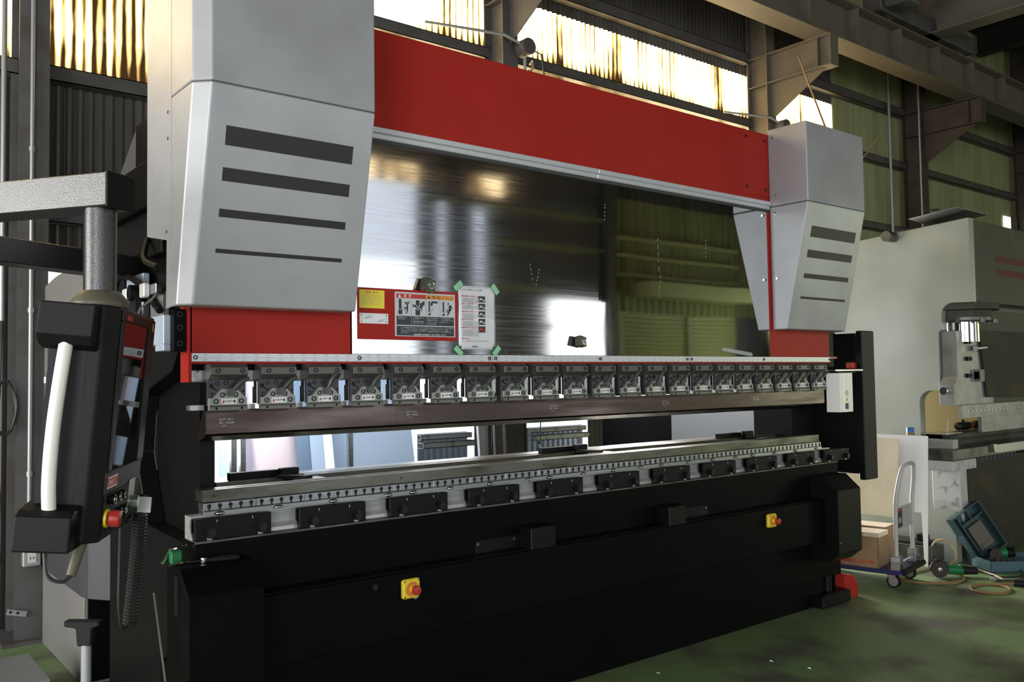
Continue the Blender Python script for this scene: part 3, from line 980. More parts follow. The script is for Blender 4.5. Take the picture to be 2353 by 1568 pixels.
# --- punch holders on the ram, 21 alike with levers at their own angle
W = 0.1455
hx = 0.05
hold = part(MB().prism([(0.04, 1.622), (-0.044, 1.622), (-0.058, 1.610), (-0.058, 1.582), (-0.036, 1.563), (0.04, 1.563)], 'x', hx, hx + W), 'punch_holder', 'holder_block', bevel=0.0012)
pp = MB().box(hx, hx + W, -0.028, -0.014, 1.466, 1.566)
pl_ = pp.build('back_plate', 'holder_plate', hold)
dk = MB()
for (dx, z, r) in ((0.010, 1.540, 0.0085), (0.012, 1.512, 0.004), (0.010, 1.501, 0.002), (0.134, 1.519, 0.005), (0.140, 1.507, 0.002)):
    dk.cyl((hx + dx + 0.004, -0.0284, z), (hx + dx + 0.004, -0.0275, z), r, 12)
dk.prism([(hx + 0.018, 1.538), (hx + 0.036, 1.524), (hx + 0.034, 1.520), (hx + 0.016, 1.533)], 'y', -0.0284, -0.0275)
dk.prism([(hx + 0.110, 1.522), (hx + 0.122, 1.527), (hx + 0.122, 1.521), (hx + 0.112, 1.518)], 'y', -0.0284, -0.0275)
dk.build('hole_pattern', 'dark_hole', hold)
jw = MB().prism([(hx, 1.466), (hx + W, 1.466), (hx + W, 1.495), (hx + 0.138, 1.497), (hx + 0.108, 1.528), (hx + 0.048, 1.529), (hx + 0.018, 1.496), (hx, 1.494)], 'y', -0.046, -0.028)
jw.build('jaw', 'holder_jaw', hold, bevel=0.001)
MB().prism([(-0.028, 1.447), (-0.052, 1.447), (-0.052, 1.460), (-0.046, 1.467), (-0.028, 1.467)], 'x', hx, hx + W).build('jaw_lip', 'holder_lip', hold)
lb = MB().box(hx + 0.044, hx + 0.106, -0.0468, -0.046, 1.470, 1.492)
lb.build('label', 'white_label', hold)
lt = MB()
put_text(lt, 'AGRIP-M', 0.0105, hx + 0.0765, -0.0471, 1.478, 'CENTER', True)
lt.poly_y([(hx + 0.095, 1.474), (hx + 0.0985, 1.474), (hx + 0.1, 1.484), (hx + 0.097, 1.489), (hx + 0.0955, 1.482)], -0.0468)
lt.build('label_lettering', 'ink_black', hold)
lr = MB()
lr.poly_y([(hx + 0.049, 1.474), (hx + 0.056, 1.474), (hx + 0.055, 1.481), (hx + 0.052, 1.489), (hx + 0.050, 1.482)], -0.0468)
lr.build('label_emblem', 'ink_red', hold)


def lever_mesh():
    pts = smooth_path([(0.0, -0.050, 0.0), (0.018, -0.052, 0.016), (0.036, -0.055, 0.036), (0.054, -0.057, 0.048), (0.068, -0.057, 0.053)], 4)
    mb = MB().tube(pts, [0.0075 + 0.003 * math.sin(PI * i / (len(pts) - 1)) for i in range(len(pts))], 10)
    mb.cyl((0, -0.060, 0), (0, -0.046, 0), 0.0155, 20)
    mb.cyl((0, -0.0615, 0), (0, -0.060, 0), 0.009, 14)
    return mb


lv = lever_mesh().build('lever', 'lever_olive', hold, smooth=True)
lv.location = (hx + 0.080, 0, 1.515)
SCREWS = [(0.029, -0.058, 1.597, 0.0095), (0.124, -0.058, 1.597, 0.0095), (0.036, -0.028, 1.549, 0.0085), (0.070, -0.028, 1.550, 0.0095),
          (0.050, -0.046, 1.506, 0.0092), (0.101, -0.046, 1.506, 0.0092), (0.025, -0.046, 1.482, 0.0098), (0.123, -0.046, 1.482, 0.0098)]
scr = []
for (dx, y, z, r) in SCREWS:
    scr.append(MB().hexsock(hx + dx, y, z, r).build('socket_screw', 'screw_black', hold))
MB().cyl((hx + 0.025, -0.0525, 1.455), (hx + 0.025, -0.0515, 1.455), 0.005, 12).cyl((hx + 0.123, -0.0525, 1.455), (hx + 0.123, -0.0515, 1.455), 0.005, 12).build('lip_hole', 'dark_hole', hold)
ANG = [0, -2, -20, -12, -10, 0, 2, 0, 0, 0, -8, -16, -18, -4, 0, 2, 2, 4, 2, 0, 3]
PITCH = 0.1995
far = MB()
for k in range(1, 21):
    c = hold.copy()
    COL.objects.link(c)
    c.location.x = PITCH * k
    for ch in hold.children:
        if ch in scr and k > 11:
            continue
        d = ch.copy()
        COL.objects.link(d)
        d.parent = c
        if ch is lv:
            d.rotation_euler.y = math.radians(ANG[k])
    if k > 11:
        for (dx, y, z, r) in SCREWS:
            far.hexsock(hx + dx + PITCH * k, y, z, r, 10)
fs_ = part(far, 'socket_screws', 'screw_black')
fs_['kind'] = 'stuff'
# spacer bars and screws between the holders
sc0 = part(MB().hexsock(0.032, 0.03, 1.597, 0.005), 'rail_screw', 'screw_black')
for k in range(1, 21):
    c = sc0.copy()
    COL.objects.link(c)
    c.location.x = PITCH * k - 0.008
for k in range(0, 20):
    x = hx + PITCH * (k + 1)
    part(MB().box(x - 0.014, x - 0.001, -0.012, 0.0, 1.47, 1.535).box(x - 0.009, x - 0.001, -0.012, 0.0, 1.535, 1.558), 'spacer_pad', 'screw_black')
    if k >= 6:
        part(MB().box(x - 0.053, x - 0.013, -0.005, 0.0, 1.486, 1.552).box(x - 0.045, x - 0.02, -0.005, 0.0, 1.472, 1.486), 'gap_plate', 'white_label')
for k in range(0, 21):
    part(MB().box(0.049 + PITCH * k - 0.055, 0.049 + PITCH * k - 0.001, 0.002, 0.04, 1.449, 1.468), 'packing_strip', 'zinc')

# --- lower beam, ledge, blocks and die rail
part(MB().box(0.012, 4.37, 0.0, 0.16, 0.2, 0.957), 'lower_beam', 'black_paint', bevel=0.002)
part(MB().box(0.012, 4.37, -0.004, 0.10, 0.950, 0.9585), 'beam_ledge', 'worn_steel', bevel=0.001)
# silver wedge rail behind the blocks, hollow-faced
part(MB().prism([(0.12, 0.9585), (0.040, 0.9585), (0.044, 0.972), (0.060, 0.990), (0.066, 1.006), (0.062, 1.028), (0.050, 1.041), (0.050, 1.046), (0.12, 1.046)], 'x', 0.015, 4.36), 'wedge_rail', 'bright_rail')
blk = part(MB().box(0.018, 0.318, 0.014, 0.048, 0.9585, 1.038).box(0.018, 0.05, 0.03, 0.06, 0.985, 1.035), 'clamp_block', 'black_plastic', bevel=0.0015)
b1 = MB()
b1.cyl((0, 0.016, 0), (0, 0.004, 0), 0.021, 20).cyl((0, 0.004, 0), (0, -0.010, 0), 0.0175, 6)
hb = b1.build('hex_bolt', 'screw_black', blk)
hb.location = (0.075, 0, 0.985)
hb2 = dup(hb, blk, (0.2, 0, 0))
mk = MB().box(0.100, 0.102, 0.0135, 0.014, 1.022, 1.032).box(0.240, 0.242, 0.0135, 0.014, 1.022, 1.032)
mk.build('witness_mark', 'white_label', blk)
MB().box(0.062, 0.082, 0.0128, 0.014, 0.9587, 0.969).box(0.262, 0.282, 0.0128, 0.014, 0.9587, 0.969).build('shim_slot', 'zinc', blk)
for k in range(1, 11):
    c = blk.copy()
    COL.objects.link(c)
    c.location.x = 0.4225 * k
    for ch in blk.children:
        d = ch.copy()
        COL.objects.link(d)
        d.parent = c
# die rail, 20 sections, each with five set screws
SEG = 0.20875
rail0 = None
for k in range(20):
    x = 0.056 + SEG * k
    r = MB().box(x, x + SEG - 0.0018, 0.034, 0.09, 1.066, 1.094).box(x, x + SEG - 0.0018, 0.046, 0.09, 1.0625, 1.066)
    r = part(r, 'die_rail', 'machined_steel', bevel=0.001)
    if k == 0:
        first = MB().lathe([(0.0085, -0.001), (0.0085, 0.0006), (0.005, 0.0008)], (0, 0.034, 0), '-y', 14).cyl((0, 0.0335, -0.003), (0, 0.0345, -0.016), 0.004, 8).build('set_screw', 'screw_black', r)
        first.location = (x + 0.022, 0, 1.082)
    for q in range(5):
        if k == 0 and q == 0:
            continue
        c = first.copy()
        COL.objects.link(c)
        c.parent = r
        c.location = (x + 0.022 + q * 0.0415, 0, 1.082)
lr_ = part(MB().box(0.056, 4.235, 0.032, 0.09, 1.046, 1.0625), 'die_base_rail', 'machined_steel', bevel=0.001)
for x in (0.117, 0.356, 0.598, 0.862, 0.99, 1.19, 1.42, 1.655, 1.795, 2.03, 2.25, 2.46, 2.63, 2.86, 3.08, 3.30, 3.47, 3.70, 3.93, 4.17):
    cl_ = MB()
    cl_.sphere((x, 0.032, 1.0525), 1.0, 16, 8, (0.022, 0.011, 0.0085))
    cl_.build('clamp_button', 'chrome', lr_, smooth=True)

# --- front panel, plinth, end guards, stop buttons
fp = part(MB().box(0.19, 4.05, -0.105, -0.004, 0.47, 0.741), 'front_panel', 'black_paint', bevel=0.004)
part(MB().box(-0.02, 4.35, 0.06, 0.30, 0.0, 0.47), 'plinth', 'black_paint', bevel=0.003)
part(MB().box(0.19, 4.05, -0.085, -0.004, 0.741, 0.744), 'panel_ledge', 'black_textured')
for (x, z) in ((0.62, 0.36), (0.93, 0.34), (1.45, 0.30), (1.98, 0.31), (2.30, 0.32), (2.95, 0.35), (3.4, 0.34)):
    part(MB().hexsock(x, 0.06, z, 0.008), 'screw', 'screw_black')
part(MB().box(0.615, 0.825, -0.107, -0.105, 0.60, 0.722), 'access_cover', 'black_paint', bevel=0.001)
MB().cyl((0.715, -0.1075, 0.700), (0.715, -0.106, 0.700), 0.013, 14).build('cover_knob', 'dark_hole', fp)
MB().cyl((3.60, -0.1055, 0.715), (3.60, -0.1045, 0.715), 0.011, 14).build('hole', 'dark_hole', fp)
for (x0, x1) in ((1.56, 1.715), (2.535, 2.675)):
    part(MB().cbox(x0, x1, -0.10, -0.004, 0.735, 0.843, 0.004), 'light_guard_block', 'black_textured')
part(MB().box(1.30, 1.60, -0.004, 0.0, 0.70, 0.80), 'name_plate', 'black_plastic')
for x in (1.315, 1.53):
    part(MB().hexsock(x, -0.004, 0.785, 0.006), 'screw', 'zinc')
part(MB().box(2.72, 2.98, -0.004, 0.0, 0.73, 0.80), 'name_plate', 'black_plastic')
for x in (2.735, 2.96):
    part(MB().hexsock(x, -0.004, 0.785, 0.006), 'screw', 'zinc')
for (x0, x1) in ((-0.08, 0.20), (4.035, 4.305)):
    gd = part(MB().prism([(0.03, 0.888), (-0.10, 0.888), (-0.20, 0.800), (-0.20, 0.40), (-0.12, 0.335), (0.03, 0.335)], 'x', x0, x1), 'end_guard', 'black_textured' if x0 > 1 else 'black_paint', bevel=0.004)
    MB().hexsock(x0 + 0.012, -0.20, 0.47, 0.006).build('screw', 'zinc', gd)
part(MB().box(-0.12, 0.19, -0.06, 0.30, 0.0, 0.335), 'guard_skirt', 'black_paint')
# side of the left guard: key slot and tool hook
part(MB().box(-0.083, -0.08, -0.10, -0.06, 0.72, 0.86), 'lock_cover', 'black_plastic')
ft = part(MB().cbox(4.12, 4.46, -0.02, 0.16, 0.0, 0.085, 0.012), 'foot_pad', 'black_textured')
MB().cyl((4.30, 0.06, 0.085), (4.30, 0.06, 0.36), 0.028, 18).build('foot_screw', 'black_textured', ft, smooth=True)


def stop_box(x):
    b_ = part(MB().cbox(x, x + 0.086, -0.128, -0.105, 0.632, 0.713, 0.006), 'stop_button_box', 'yellow_plastic')
    cx, cz = x + 0.045, 0.671
    MB().cyl((cx, -0.1295, cz), (cx, -0.128, cz), 0.032, 24).build('dial', 'ink_orange', b_)
    MB().cyl((cx, -0.150, cz), (cx, -0.1295, cz), 0.014, 18).build('collar', 'yellow_plastic', b_, smooth=True)
    MB().lathe([(0.012, 0.0), (0.0185, 0.004), (0.0195, 0.018), (0.017, 0.024), (0.008, 0.026)], (cx, -0.148, cz), '-y', 24).build('button', 'red_plastic', b_, smooth=True)
    d_ = MB()
    for (a, b2) in ((0.008, 0.009), (0.078, 0.009), (0.008, 0.072), (0.078, 0.072)):
        d_.cyl((x + a, -0.1286, 0.632 + b2), (x + a, -0.1278, 0.632 + b2), 0.0035, 10)
    for a in (60, 80, 100, 120, 140):
        d_.cyl((cx + 0.025 * math.cos(math.radians(a)), -0.130, cz + 0.025 * math.sin(math.radians(a))), (cx + 0.025 * math.cos(math.radians(a)), -0.1294, cz + 0.025 * math.sin(math.radians(a))), 0.0022, 8)
    d_.build('screw_mark', 'ink_black', b_)
    return b_


sb1 = stop_box(0.835)
sb2 = stop_box(3.392)
MB().prism([(0.888, 0.630), (0.918, 0.638), (0.918, 0.626), (0.906, 0.622)], 'y', -0.112, -0.108).build('tag', 'conduit', sb1)

# --- optical guard at the right end
part(MB().box(4.33, 4.36, 0.12, 0.20, 1.58, 1.86), 'sensor_post', 'dark_plastic')
part(MB().box(4.40, 4.46, 0.06, 0.14, 1.60, 1.86), 'sensor_post', 'dark_plastic')
part(MB().box(4.33, 4.68, -0.03, 0.11, 1.570, 1.580), 'sensor_shelf', 'machined_steel')
part(MB().box(4.315, 4.40, 0.0, 0.02, 1.655, 1.668), 'indicator', 'red_plastic')
part(MB().cbox(4.66, 4.735, 0.03, 0.09, 1.585, 1.632, 0.006), 'indicator', 'red_plastic')
gx = 4.39
ob = part(MB().prism([(gx, -0.02), (gx + 0.045, -0.02), (gx + 0.050, -0.026), (gx + 0.105, -0.026), (gx + 0.11, -0.02), (gx + 0.165, -0.02), (gx + 0.195, 0.02), (gx + 0.23, 0.03), (gx + 0.235, 0.08), (gx, 0.08)], 'z', 1.288, 1.556), 'laser_guard', 'white_anodised')
MB().box(gx + 0.002, gx + 0.225, -0.01, 0.075, 1.556, 1.564).build('end_cap', 'black_plastic', ob)
d_ = MB()
d_.poly_y([(gx + 0.060, 1.362), (gx + 0.096, 1.362), (gx + 0.078, 1.392)], -0.026)
d_.build('warning_triangle', 'label_yellow', ob)
d_ = MB()
ring_ = []
for k in range(24):
    ring_.append((gx + 0.078 + 0.016 * math.cos(2 * PI * k / 24), -0.0265, 1.418 + 0.016 * math.sin(2 * PI * k / 24)))
d_.tube(ring_, 0.0018, 5, closed=True)
d_.box(gx + 0.066, gx + 0.09, -0.027, -0.026, 1.416, 1.419)
d_.build('prohibition_ring', 'ink_red', ob)
d_ = MB()
d_.poly_y([(gx + 0.076, 1.37), (gx + 0.080, 1.37), (gx + 0.080, 1.384), (gx + 0.076, 1.384)], -0.0267)
d_.decal(gx + 0.056, 1.308, 0.042, 0.04, -0.026)
d_.build('info_label', 'ink_black', ob)
d_ = MB()
for r_ in range(3):
    d_.decal(gx + 0.068, 1.313 + 0.012 * r_, 0.010, 0.005, -0.0266).decal(gx + 0.084, 1.313 + 0.012 * r_, 0.010, 0.005, -0.0266)
d_.build('label_figures', 'ink_grey', ob)
# side guard door
sg = part(MB().box(4.72, 4.735, 0.0, 0.75, 0.84, 1.84), 'side_guard', 'black_textured')
MB().cbox(4.70, 4.87, -0.015, 0.035, 0.80, 1.855, 0.006).build('guard_edge', 'black_textured', sg)
MB().box(4.56, 4.72, 0.2, 0.22, 1.83, 1.85).build('top_bar', 'black_paint', sg)

# --- back gauge
part(MB().box(0.24, 4.35, 0.40, 0.50, 1.085, 1.128), 'gauge_beam', 'ground_steel')
part(MB().box(0.20, 4.35, 0.62, 0.74, 1.10, 1.112), 'gauge_beam_top', 'aluminium')


def gauge(x):
    g_ = part(MB().box(x, x + 0.07, 0.34, 0.62, 1.112, 1.140), 'back_gauge', 'black_plastic')
    MB().box(x - 0.23, x + 0.005, 0.44, 0.475, 1.128, 1.158).build('cross_arm', 'black_plastic', g_)
    MB().box(x + 0.0, x + 0.115, 0.22, 0.31, 1.116, 1.130).build('finger', 'zinc', g_)
    MB().prism([(x - 0.05, 0.36), (x + 0.03, 0.24), (x + 0.07, 0.26), (x, 0.38)], 'z', 1.128, 1.142).build('finger_arm', 'dark_plastic', g_)
    MB().cbox(x - 0.02, x + 0.065, 0.38, 0.42, 1.14, 1.168, 0.003).build('stop_block', 'black_plastic', g_)


gauge(0.545)
gauge(2.33)
gauge(3.90)

# --- slide that lets the press brake carry the control arm
# --- tooling: five punches and five dies, loose in their holders
LETTER = [(0.07, 'far left punch, reddish steel under the first four holders', 'near end die, leftmost of the steel dies on the lower beam'),
          (0, 'second punch from the left, under the fifth to eighth holders', 'second die from the left end of the lower beam'),
          (0, 'middle punch of the row of five below the holders', 'middle die of the five on the lower beam'),
          (0, 'fourth punch from the left in the row below the holders', 'fourth die from the left on the lower beam'),
          (0, 'rightmost punch of the row, beside the white sensor box', 'far end die, rightmost of the steel dies on the lower beam')]
for k in range(5):
    x0, x1 = 0.052 + 0.835 * k, 0.052 + 0.835 * (k + 1) - 0.001
    p = MB().prism([(0.03, 1.449), (-0.002, 1.449), (-0.004, 1.43), (-0.004, 1.358), (0.004, 1.349), (0.075, 1.327), (0.082, 1.329), (0.060, 1.40), (0.03, 1.44)], 'x', x0, x1)
    p = p.build('bending_punch', 'punch_steel')
    tag(p, LETTER[k][1], 'punch', 'punches in the ram holders')
    mk_ = MB()
    for (i, tx) in enumerate(('86.50°  R0.2', '835  1000kN')):
        put_text(mk_, tx, 0.011, x0 + 0.05, -0.0046, 1.408 - i * 0.013)
    ring_ = [(x0 + 0.07 + 0.007 * math.cos(2 * PI * q / 16), -0.0044, 1.385 + 0.004 * math.sin(2 * PI * q / 16)) for q in range(16)]
    mk_.tube(ring_, 0.0009, 4, closed=True)
    mk_.build('stamped_lettering', 'zinc', p)
    d = MB().prism([(0.05, 1.0965), (0.05, 1.141), (0.078, 1.141), (0.088, 1.131), (0.098, 1.141), (0.126, 1.141), (0.126, 1.0965)][::-1], 'x', x0 + 0.006, x1 + 0.006)
    d = d.build('bending_die', 'ground_steel')
    tag(d, LETTER[k][2], 'die', 'dies on the lower beam')
    MB().cyl((x0 + 0.05, 0.0495, 1.118), (x0 + 0.05, 0.0505, 1.118), 0.004, 10).cyl((x0 + 0.065, 0.0495, 1.119), (x0 + 0.065, 0.0505, 1.119), 0.0025, 10).build('hole', 'dark_hole', d)

# --- signs on the red plate (their own pieces)
def sign(name, x0, x1, z0, z1, m, y=-0.0035, t=0.0006):
    return MB().box(x0, x1, y - t, y, z0, z1).build(name, m, sp)


s1 = tag(MB().box(0.707, 0.830, -0.0042, -0.0036, 1.863, 1.942).build('notice_sticker', 'label_yellow'), 'yellow caution sticker with orange heading at the upper left of the red sign plate', 'sticker')
tx = MB()
put_text(tx, '重要  厳守', 0.0135, 0.7685, -0.0044, 1.926, 'CENTER', True)
tx.build('heading', 'ink_orange', s1)
tx = MB()
for i, l in enumerate(('スライド装置の作業は、当社指定のサービスマンが', '行って下さい。作業前に必ず電源を切り、安全を', '確認してから作業を開始して下さい。取扱いを', '誤ると重大な事故の原因となることがあります。', '機械の運転中は、カバーを外さないで下さい。', '異常を感じたら直ちに運転を停止して連絡し', 'て下さい。')):
    put_text(tx, l, 0.0047, 0.714, -0.0044, 1.916 - i * 0.0072)
tx.build('lettering', 'ink_grey', s1)
s2 = tag(MB().box(0.708, 0.848, -0.0042, -0.0036, 1.797, 1.841).build('adjustment_sticker', 'white_label'), 'small white sticker with black arrows below the yellow caution sticker', 'sticker')
tx = MB()
for (x, num) in ((0.716, 'D1'), (0.838, 'D2')):
    put_text(tx, num, 0.008, x, -0.0044, 1.816, 'CENTER')
    tx.poly_y([(x - 0.003, 1.832), (x + 0.003, 1.832), (x, 1.838)], -0.0042)
    tx.poly_y([(x - 0.003, 1.806), (x, 1.800), (x + 0.003, 1.806)], -0.0042)
    tx.decal(x - 0.0006, 1.827, 0.0012, 0.005, -0.0042).decal(x - 0.0006, 1.806, 0.0012, 0.005, -0.0042)
for (a, b) in ((0.738, 1.820), (0.800, 1.806)):
    tx.poly_y([(a, b), (a + 0.004, b), (a + 0.026, b + 0.006), (a + 0.022, b + 0.006)], -0.0042)
    for q in (0.004, -0.003):
        tx.poly_y([(a - 0.006, b + q), (a - 0.005, b + q - 0.0006), (a + 0.03, b + q + 0.008), (a + 0.029, b + q + 0.0086)], -0.0042)
tx.build('drawing', 'ink_black', s2)
s3 = tag(MB().box(0.882, 1.203, -0.0044, -0.0036, 1.745, 1.941).build('warning_sign', 'sign_silver'), 'silver and black warning sign with four pictograms in the red plate', 'warning sign')
yy = -0.0044
ix0, ix1 = 0.890, 1.196
cw = (ix1 - ix0) / 4
MB().decal(ix0, 1.914, cw * 2, 0.019, yy).build('danger_band', 'ink_red', s3)
MB().decal(ix0 + cw * 2, 1.914, cw * 2, 0.019, yy).build('warning_band', 'ink_orange', s3)
tx = MB()
put_text(tx, '危   険', 0.014, ix0 + 0.038, yy - 0.0008, 1.9185, 'LEFT', True)
tx.poly_y([(ix0 + 0.008, 1.917), (ix0 + 0.024, 1.917), (ix0 + 0.016, 1.931)], yy - 0.0006)
tx.build('danger_lettering', 'white_label', s3)
tx = MB()
put_text(tx, '警   告', 0.0135, ix0 + cw * 2 + 0.038, yy - 0.0008, 1.9185, 'LEFT', True)
tx.poly_y([(ix0 + cw * 2 + 0.008, 1.917), (ix0 + cw * 2 + 0.024, 1.917), (ix0 + cw * 2 + 0.016, 1.931)], yy - 0.0006)
for k in range(1, 4):
    tx.decal(ix0 + cw * k - 0.0004, 1.836, 0.0008, 0.078, yy)
# pictograms
def pg(k, poly):
    x = ix0 + cw * k
    tx.poly_y([(x + a, 1.836 + b) for a, b in poly], yy)


def stick(k, a, b, w_):
    (ax, az), (bx, bz) = a, b
    L_ = math.hypot(bx - ax, bz - az)
    nx, nz = -(bz - az) / L_ * w_, (bx - ax) / L_ * w_
    pg(k, [(ax + nx, az + nz), (ax - nx, az - nz), (bx - nx, bz - nz), (bx + nx, bz + nz)])


def disc(k, c, r):
    pg(k, [(c[0] + r * math.cos(q * PI / 7), c[1] + r * math.sin(q * PI / 7)) for q in range(14)])


pg(0, [(0.012, 0.033), (0.019, 0.027), (0.026, 0.033), (0.026, 0.073), (0.012, 0.073)])
pg(0, [(0.010, 0.006), (0.030, 0.006), (0.030, 0.030), (0.020, 0.024), (0.010, 0.030)])
disc(0, (0.054, 0.058), 0.0045)
stick(0, (0.041, 0.060), (0.053, 0.051), 0.0022)
stick(0, (0.067, 0.064), (0.058, 0.050), 0.0022)
pg(0, [(0.053, 0.052), (0.060, 0.050), (0.060, 0.030), (0.056, 0.028), (0.052, 0.034)])
stick(0, (0.058, 0.032), (0.044, 0.036), 0.003)
stick(0, (0.044, 0.037), (0.042, 0.022), 0.002)
stick(0, (0.058, 0.031), (0.050, 0.010), 0.003)
stick(0, (0.022, 0.026), (0.046, 0.046), 0.0006)
pg(1, [(0.024, 0.052), (0.034, 0.040), (0.044, 0.052), (0.044, 0.071), (0.024, 0.071)])
pg(1, [(0.022, 0.004), (0.046, 0.004), (0.046, 0.034), (0.034, 0.025), (0.022, 0.034)])
pg(1, [(0.012, 0.046), (0.020, 0.052), (0.024, 0.047), (0.034, 0.034), (0.044, 0.044), (0.048, 0.058), (0.070, 0.070), (0.070, 0.052), (0.060, 0.046), (0.054, 0.022), (0.051, 0.022), (0.051, 0.038), (0.044, 0.036), (0.034, 0.028), (0.022, 0.040), (0.012, 0.040)])
stick(1, (0.006, 0.052), (0.016, 0.048), 0.002)
stick(1, (0.006, 0.042), (0.016, 0.043), 0.002)
for k in (2, 3):
    pg(k, [(0.015, 0.026), (0.019, 0.020), (0.023, 0.026), (0.023, 0.070), (0.015, 0.070)])
    pg(k, [(0.013, 0.006), (0.026, 0.006), (0.026, 0.018), (0.0195, 0.013), (0.013, 0.018)])
    stick(k, (0.024, 0.018), (0.042, 0.040), 0.0008)
    stick(k, (0.008, 0.030), (0.016, 0.020), 0.0005)
pg(2, [(0.026, 0.060), (0.032, 0.070), (0.064, 0.070), (0.064, 0.061), (0.038, 0.061), (0.036, 0.050), (0.030, 0.048), (0.026, 0.050)])
disc(3, (0.046, 0.062), 0.0045)
pg(3, [(0.048, 0.054), (0.062, 0.056), (0.070, 0.040), (0.066, 0.038), (0.060, 0.050), (0.062, 0.038), (0.056, 0.030), (0.050, 0.036)])
stick(3, (0.058, 0.036), (0.042, 0.030), 0.003)
stick(3, (0.042, 0.030), (0.044, 0.020), 0.003)
stick(3, (0.060, 0.036), (0.040, 0.008), 0.003)
for k in range(4):
    tx.decal(ix0 + cw * k + (0.0006 if k else 0), 1.795, cw - (0.0012 if k < 3 else 0.0006), 0.040, yy)
tx.decal(ix0, 1.7485, ix1 - ix0, 0.042, yy)
tx.build('pictogram', 'ink_navy', s3)
tx = MB()
for k, ls in enumerate((('金型間に手を入れ', 'ないで下さい。'), ('上下金型間に手を入れ', 'ないで下さい。', '金型交換は取扱説明書', 'に従って行って下さい'), ('曲がってくる材料に金', '型の間に手を入れない', 'で下さい。（ワークの', 'はさみ位置に注意）'), ('大きな材料を曲げる', 'ときは、跳ね上がりに注', '意して下さい。'))):
    for i, l in enumerate(ls):
        put_text(tx, l, 0.0058, ix0 + cw * k + 0.007, yy - 0.0008, 1.8265 - i * 0.0085)
for i, l in enumerate(('ワーク（被加工物）材の跳ね、または一次アークの変形した跳ね上がりでアークチェック（かや）の曲がりを', 'うこと。アークサイズによる跳ね、または金型破損や、ワークにはさみ込まれたり、ワークが落下', 'する恐れにありますのでけがをすることがあります。特に最初のはさみ込みについてかたを確認して加工', 'を行って下さい。')):
    put_text(tx, l, 0.0058, ix0 + 0.021, yy - 0.0008, 1.7815 - i * 0.0078)
put_text(tx, '"取扱説明書の安全作業をよく読んで作業して下さい"', 0.0074, ix0 + 0.175, yy - 0.0008, 1.7510, 'CENTER', True)
tx.build('sign_lettering', 'white_label', s3)
# laminated instruction sheet with green tape
pw, ph = 0.213, 0.297
pv, pf = [], []
NX, NZ = 14, 20
for i in range(NZ + 1):
    for k in range(NX + 1):
        u, v = k / NX, i / NZ
        x = 1.223 + pw * u
        z = 1.690 + ph * v
        y = -0.0045 - 0.0035 * abs(math.sin(u * 5.1 + v * 2.3)) * math.sin(PI * v) - 0.0015 * math.sin(v * 11 + u * 3)
        pv.append((x, y, z))
for i in range(NZ):
    for k in range(NX):
        if (i, k) in ((0, 0), (0, NX - 1), (NZ - 1, 0), (NZ - 1, NX - 1)):
            continue
        a = i * (NX + 1) + k
        pf.append((a, a + 1, a + NX + 2, a + NX + 1))
s4 = tag(MB().add(pv, pf).build('instruction_sheet', 'paper', smooth=True), 'laminated white instruction sheet with red headings taped to the polished ram plate', 'notice')
so = s4.modifiers.new('thickness', 'SOLIDIFY')
so.thickness = 0.0006
yl = -0.0100
tx = MB()
put_text(tx, 'ベンディング加工ニュートンの手引', 0.0075, 1.236, yl, 1.966, 'LEFT', True)
for (z, ln) in ((1.934, 4), (1.899, 3), (1.862, 4), (1.825, 4), (1.786, 5)):
    for i in range(ln):
        put_text(tx, ('加工前に金型の状態を確認し、材料の板厚', '曲げ長さに応じた圧力を設定して下さい。', '金型の取付けは確実に行い、ゆるみが無い', 'ことを確認してから作業を始めて下さい。', '異常がある時は運転を停止して下さい。')[(i + int(z * 100)) % 5], 0.0050, 1.243, yl, z - 0.008 - i * 0.0064)
put_text(tx, '詳しくは取扱説明書をご覧下さい。お問い合わせは最寄りの営業所まで', 0.0048, 1.243, yl, 1.727)
put_text(tx, 'MADA', 0.0095, 1.3015, yl, 1.7005, 'LEFT', True)
tx.build('lettering', 'ink_black', s4)
tx = MB()
for i, (z, l) in enumerate(((1.936, '■加工開始前に必ず点検して下さい'), (1.900, '■バンパー位置の確認'), (1.864, '■金型の取付けと清掃について'), (1.827, '■日常の手入れと給油'), (1.789, '■異常時の対応、停止ボタンの位置'), (1.738, '■お問い合わせ'))):
    put_text(tx, l, 0.0066, 1.238, yl, z, 'LEFT', True)
    tx.build('heading', 'ink_red', s4)
    tx = MB()
put_text(tx, 'A', 0.0115, 1.2925, yl, 1.7000, 'LEFT', True)
tx.build('emblem', 'ink_red', s4)
for i in range(5):
    z = 1.917 - i * 0.0355
    ph_ = MB().decal(1.335, z - 0.005, 0.038, 0.029, yl + 0.0005).build('photo', 'ink_navy', s4)
    q_ = MB()
    q_.poly_y([(1.337, z), (1.350, z + 0.008), (1.362, z + 0.004), (1.356, z + 0.014), (1.343, z + 0.016)], yl - 0.0002)
    q_.poly_y([(1.360, z - 0.003), (1.371, z + 0.002), (1.369, z + 0.010), (1.363, z + 0.006)], yl - 0.0002)
    q_.build('photo_detail', 'ink_red' if i == 4 else 'sign_silver', s4)
